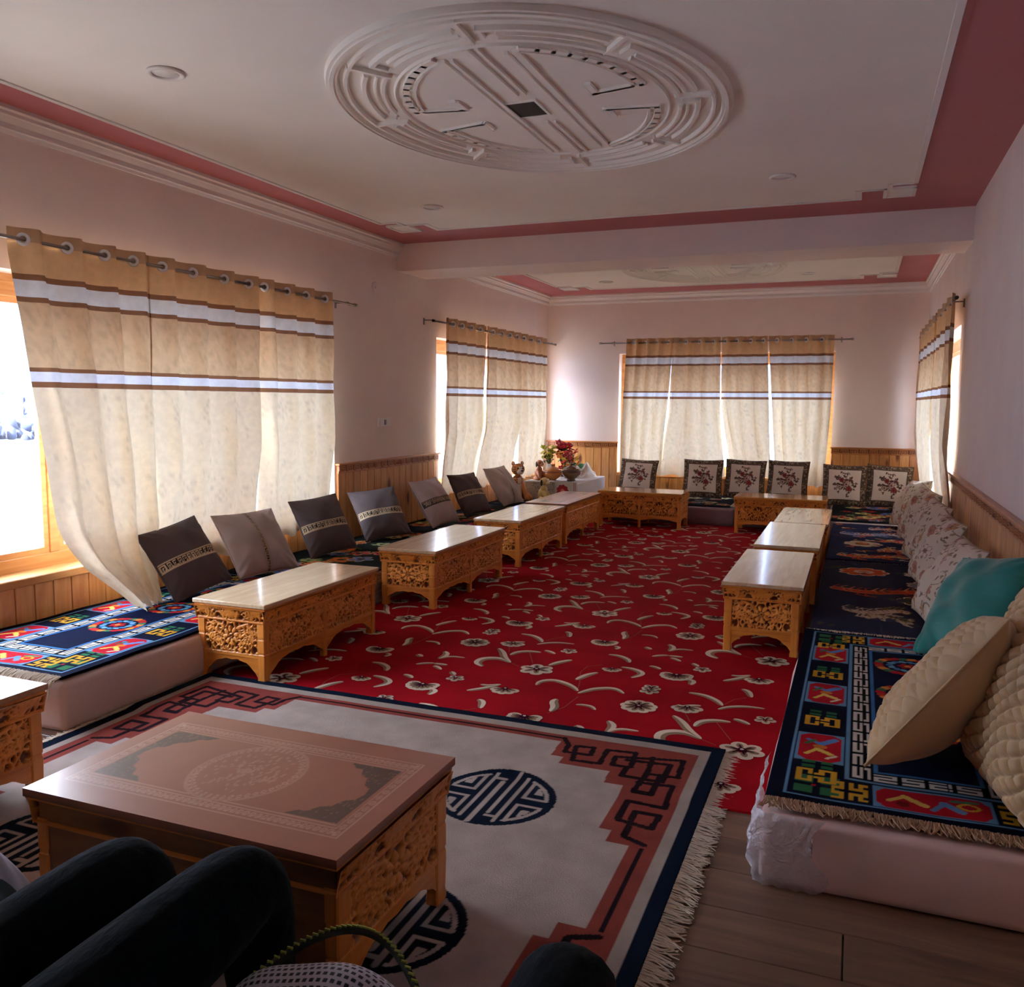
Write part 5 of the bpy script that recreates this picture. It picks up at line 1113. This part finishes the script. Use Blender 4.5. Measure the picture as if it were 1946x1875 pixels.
def person(label,hip,knees,feet,neck,head,face,hands,trouser=M_tr,hemz=None):
    t=thing('person',label,'person',(0,0,0)); hip=Vector(hip); neck=Vector(neck); ax=(Vector(knees[1])-Vector(knees[0])); 
    side=Vector((1,0,0)); hl,hr=hip-side*.10,hip+side*.10; ch_=hip.lerp(neck,.62)
    V=[hip];R=[(.15,.13)];E=[]
    def add(p,r,a): V.append(Vector(p));R.append(r);E.append((a,len(V)-1));return len(V)-1
    a=add(hip.lerp(neck,.33),(.145,.12),0); a=add(ch_,(.155,.12),a); nk=add(hip.lerp(neck,.86),(.12,.09),a); n2=add(neck,.055,nk); h0=add(Vector(neck).lerp(Vector(head),.6),.062,n2); h1=add(head,(.085,.10),h0); add(Vector(head)+(Vector(head)-neck).normalized()*.07,(.07,.08),h1)
    up_=(neck-hip).normalized()
    for s,kn,ft,hd in ((-1,knees[0],feet[0],hands[0]),(1,knees[1],feet[1],hands[1])):
        kn=Vector(kn);ft=Vector(ft);hd=Vector(hd)
        hj=add(hip+side*s*.10,.11,0); th=add((hip+side*s*.10).lerp(kn,.5),.100,hj); k1=add((hip+side*s*.1).lerp(kn,.9),.086,th); k_=add(kn,.078,k1); k2=add(kn.lerp(ft,.15)+Vector((0,.01,0)),.072,k_); cf=add(kn.lerp(ft,.45),.066,k2); an=add(kn.lerp(ft,.93),.038,cf); add(Vector(ft)+Vector((0,.16,-.0)),.034,add(Vector(ft)+Vector((0,.05,.0)),.04,an))
        sh=add(nk and (V[nk]+side*s*.17),.062,nk); mid=V[sh].lerp(hd,.5)+Vector((s*.07,-.04,-.05)); el=add(mid,.045,add(V[sh].lerp(mid,.5),.052,sh)); wr_=add(hd,.028,add(mid.lerp(hd,.5),.038,el))
        d=(hd-mid).normalized(); pm_=add(hd+d*.05,(.030,.018),wr_); lat=d.cross(Vector((0,0,1))).normalized()
        for q,ln in enumerate((.060,.072,.068,.052)):
            b0=hd+d*.075+lat*((q-1.5)*.019); f1=add(b0,.0095,pm_); f2=add(b0+d*ln*.5+Vector((0,0,-.006)),.0088,f1); add(b0+d*ln*.85+Vector((0,0,-.026)),.0075,f2)
        tb=add(hd+d*.03-lat*s*.035,.011,wr_); add(hd+d*.06-lat*s*.052,.009,tb)
    o=skin('body',V,E,R,M_skin,t,2); me=o.data
    me.materials.clear(); 
    # clothes as colour zones of the one continuous surface: trousers, jacket, skin, socks
    m=bpy.data.materials.new('dressed_body'); m.use_nodes=True; n=m.node_tree.nodes; k=m.node_tree.links; b=n['Principled BSDF']; b.inputs['Roughness'].default_value=.95; b.inputs['Specular IOR Level'].default_value=.1; b.inputs['Sheen Weight'].default_value=.03
    g=n.new('ShaderNodeNewGeometry'); sp=n.new('ShaderNodeSeparateXYZ'); k.new(g.outputs['Position'],sp.inputs[0])
    def gt(inp,thr):
        q=n.new('ShaderNodeMath'); q.operation='GREATER_THAN'; k.new(inp,q.inputs[0]); q.inputs[1].default_value=thr; return q.outputs[0]
    def dotp(axis,pt):
        q=n.new('ShaderNodeVectorMath'); q.operation='SUBTRACT'; k.new(g.outputs['Position'],q.inputs[0]); q.inputs[1].default_value=pt; r=n.new('ShaderNodeVectorMath'); r.operation='DOT_PRODUCT'; k.new(q.outputs[0],r.inputs[0]); r.inputs[1].default_value=axis; return r.outputs['Value']
    def mixc(f,c1,c2):
        q=n.new('ShaderNodeMix'); q.data_type='RGBA'; k.new(f,q.inputs[0])
        if isinstance(c1,tuple): q.inputs[6].default_value=(*L(c1),1)
        else: k.new(c1,q.inputs[6])
        q.inputs[7].default_value=(*L(c2),1); return q.outputs[2]
    c_=mixc(gt(dotp(up_,hip),.10),(5,12,17),(20,28,30)); c_=mixc(gt(dotp(up_,neck),.0),c_,(176,126,98)); k.new(c_,b.inputs['Base Color'])
    t1=n.new('ShaderNodeTexNoise'); t1.inputs['Scale'].default_value=14; t1.inputs['Detail'].default_value=4; bp_=n.new('ShaderNodeBump'); bp_.inputs['Strength'].default_value=.5; bp_.inputs['Distance'].default_value=.02; k.new(t1.outputs[0],bp_.inputs['Height']); k.new(bp_.outputs[0],b.inputs['Normal'])
    me.materials.append(m)
    hd=Vector(head); f=Vector(face).normalized(); s_=f.cross(Vector((0,0,1))).normalized()
    hm=MB()
    rot_=Matrix((f,-s_,f.cross(-s_))).transposed()
    hq=MB().blob(0,0,0,.105,.092,.115,seg=20,ring=14)
    keep=[ff for ff in hq.f if (lambda c:(c.x<.035 or c.z>.055))(sum((Vector(hq.v[i]) for i in ff),Vector())/4)]
    vs=[hd+rot_@(Vector(v)+Vector((-.012,0,.03))) for v in hq.v]; MB().add(vs,keep,sm=True).build('hair',M_hair,t)
    for q in (-1,1):
        p=hd+f*.088+s_*q*.032+Vector((0,0,.012)); MB().blob(*p,.013,.013,.011,seg=10,ring=8).build('eye',M_dark,t)
        p=hd+s_*q*.092+Vector((0,0,0)); MB().blob(*p,.012,.012,.028,seg=8,ring=6).build('ear',M_skin,t)
    p=hd+f*.102+Vector((0,0,-.012)); MB().blob(*p,.014,.014,.024,seg=10,ring=8).build('nose',M_skin,t)
    p=hd+f*.088+Vector((0,0,-.052)); MB().blob(*p,.022,.02,.007,seg=10,ring=6).build('mouth',mat('lips',(150,84,76),rough=.5),t)
    return t
person('seated person whose two dark-trousered knees rise before the lace-printed table',(-1.12,.62,.37),[(-1.15,1.12,.475),(-.935,1.16,.485)],[(-1.19,1.20,.05),(-.96,1.24,.05)],(-1.14,.52,.92),(-1.14,.55,1.08),(.1,1,-.15),[(-1.36,.62,.42),(-.92,.50,.40)])
person('second seated person, only one dark knee showing over the rug border',(-.22,.55,.35),[(-.345,1.11,.485),(-.08,.92,.30)],[(-.37,1.17,.05),(-.02,1.20,.05)],(-.08,.06,.80),(-.05,-.02,.97),(-.2,1,-.1),[(-.36,.62,.44),(.05,.60,.40)])
MB().box(-1.62,.12,.0,.32,.86,.235,bev=.03).build('bench_cushion',mat('bench_tick',(96,84,80),rough=.9,bump=(30,.3,.004)),label='low padded bench seat under the seated people',cat='bench')
# grey mesh bag with yellow-green zip between the two people
bg_=thing('mesh_bag','grey mesh bag with a yellow-green zip lying between the two seated people','bag',(-.70,1.03,.255))
n_=60; u,v=np.meshgrid(np.linspace(-1,1,n_),np.linspace(-1,1,n_)); rad=np.sqrt(np.clip(1-u**2*.9-v**2*.9+.0,0,1)); Z=.20*rad*(1+.05*np.sin(5*u)+.04*np.sin(6*v+1))
mm=bpy.data.materials.new('bag_mesh'); mm.use_nodes=True; n=mm.node_tree.nodes; k=mm.node_tree.links; b=n['Principled BSDF']; b.inputs['Roughness'].default_value=.8
tcn=n.new('ShaderNodeTexCoord'); br=n.new('ShaderNodeTexBrick'); br.inputs['Scale'].default_value=1; br.inputs['Color1'].default_value=(*L((40,40,48)),1); br.inputs['Color2'].default_value=(*L((46,46,54)),1); br.inputs['Mortar'].default_value=(*L((186,180,190)),1); br.inputs['Brick Width'].default_value=.012; br.inputs['Row Height'].default_value=.010; br.inputs['Mortar Size'].default_value=.0026
k.new(tcn.outputs['Object'],br.inputs[0]); k.new(br.outputs[0],b.inputs['Base Color'])
link('mesh_panel',grid_mesh('mesh_panel',np.stack([u*.20,v*.13,Z],-1),mm),bg_)
zt=MB(); zp=[(-.155+.30*t**1.3,-.02+.155*math.sin(PI*t*.85),.10+.085*math.sin(PI*(.1+t*.75))) for t in np.linspace(0,1,40)]
zt.tube([(x+.0,y,z) for x,y,z in zp],.0065,8); zt.build('zip_tape',mat('zip_tape',(34,40,30),rough=.8),bg_)
zz_=MB()
for x,y,z in zp: zz_.box(x-.005,y-.0012,z+.004,x+.005,y+.0012,z+.009)
zz_.build('zip_teeth',mat('zip_teeth',(150,156,60),rough=.4),bg_,kind='stuff')
jk=thing('folded_jacket','dark teal jacket with pale lining folded at the left picture edge','jacket',(-1.50,.99,.235))
n_=44; u,v=np.meshgrid(np.linspace(-1,1,n_),np.linspace(-1,1,n_)); Z=.20*np.sqrt(np.clip(1-u**4,0,1))*np.sqrt(np.clip(1-v**4,0,1))*(1+.12*np.sin(4*u+2*v)+.08*np.sin(9*v))
link('shell',grid_mesh('shell',np.stack([u*.20,v*.13,Z],-1),mat('teal_shell',(26,52,56),rough=.8,bump=(30,.3,.006))),jk)
link('lining',grid_mesh('lining',np.stack([u*.12-.03,v*.05+.10,Z*.55+.10],-1),mat('pale_lining',(186,190,206),rough=.8,bump=(40,.3,.004))),jk)
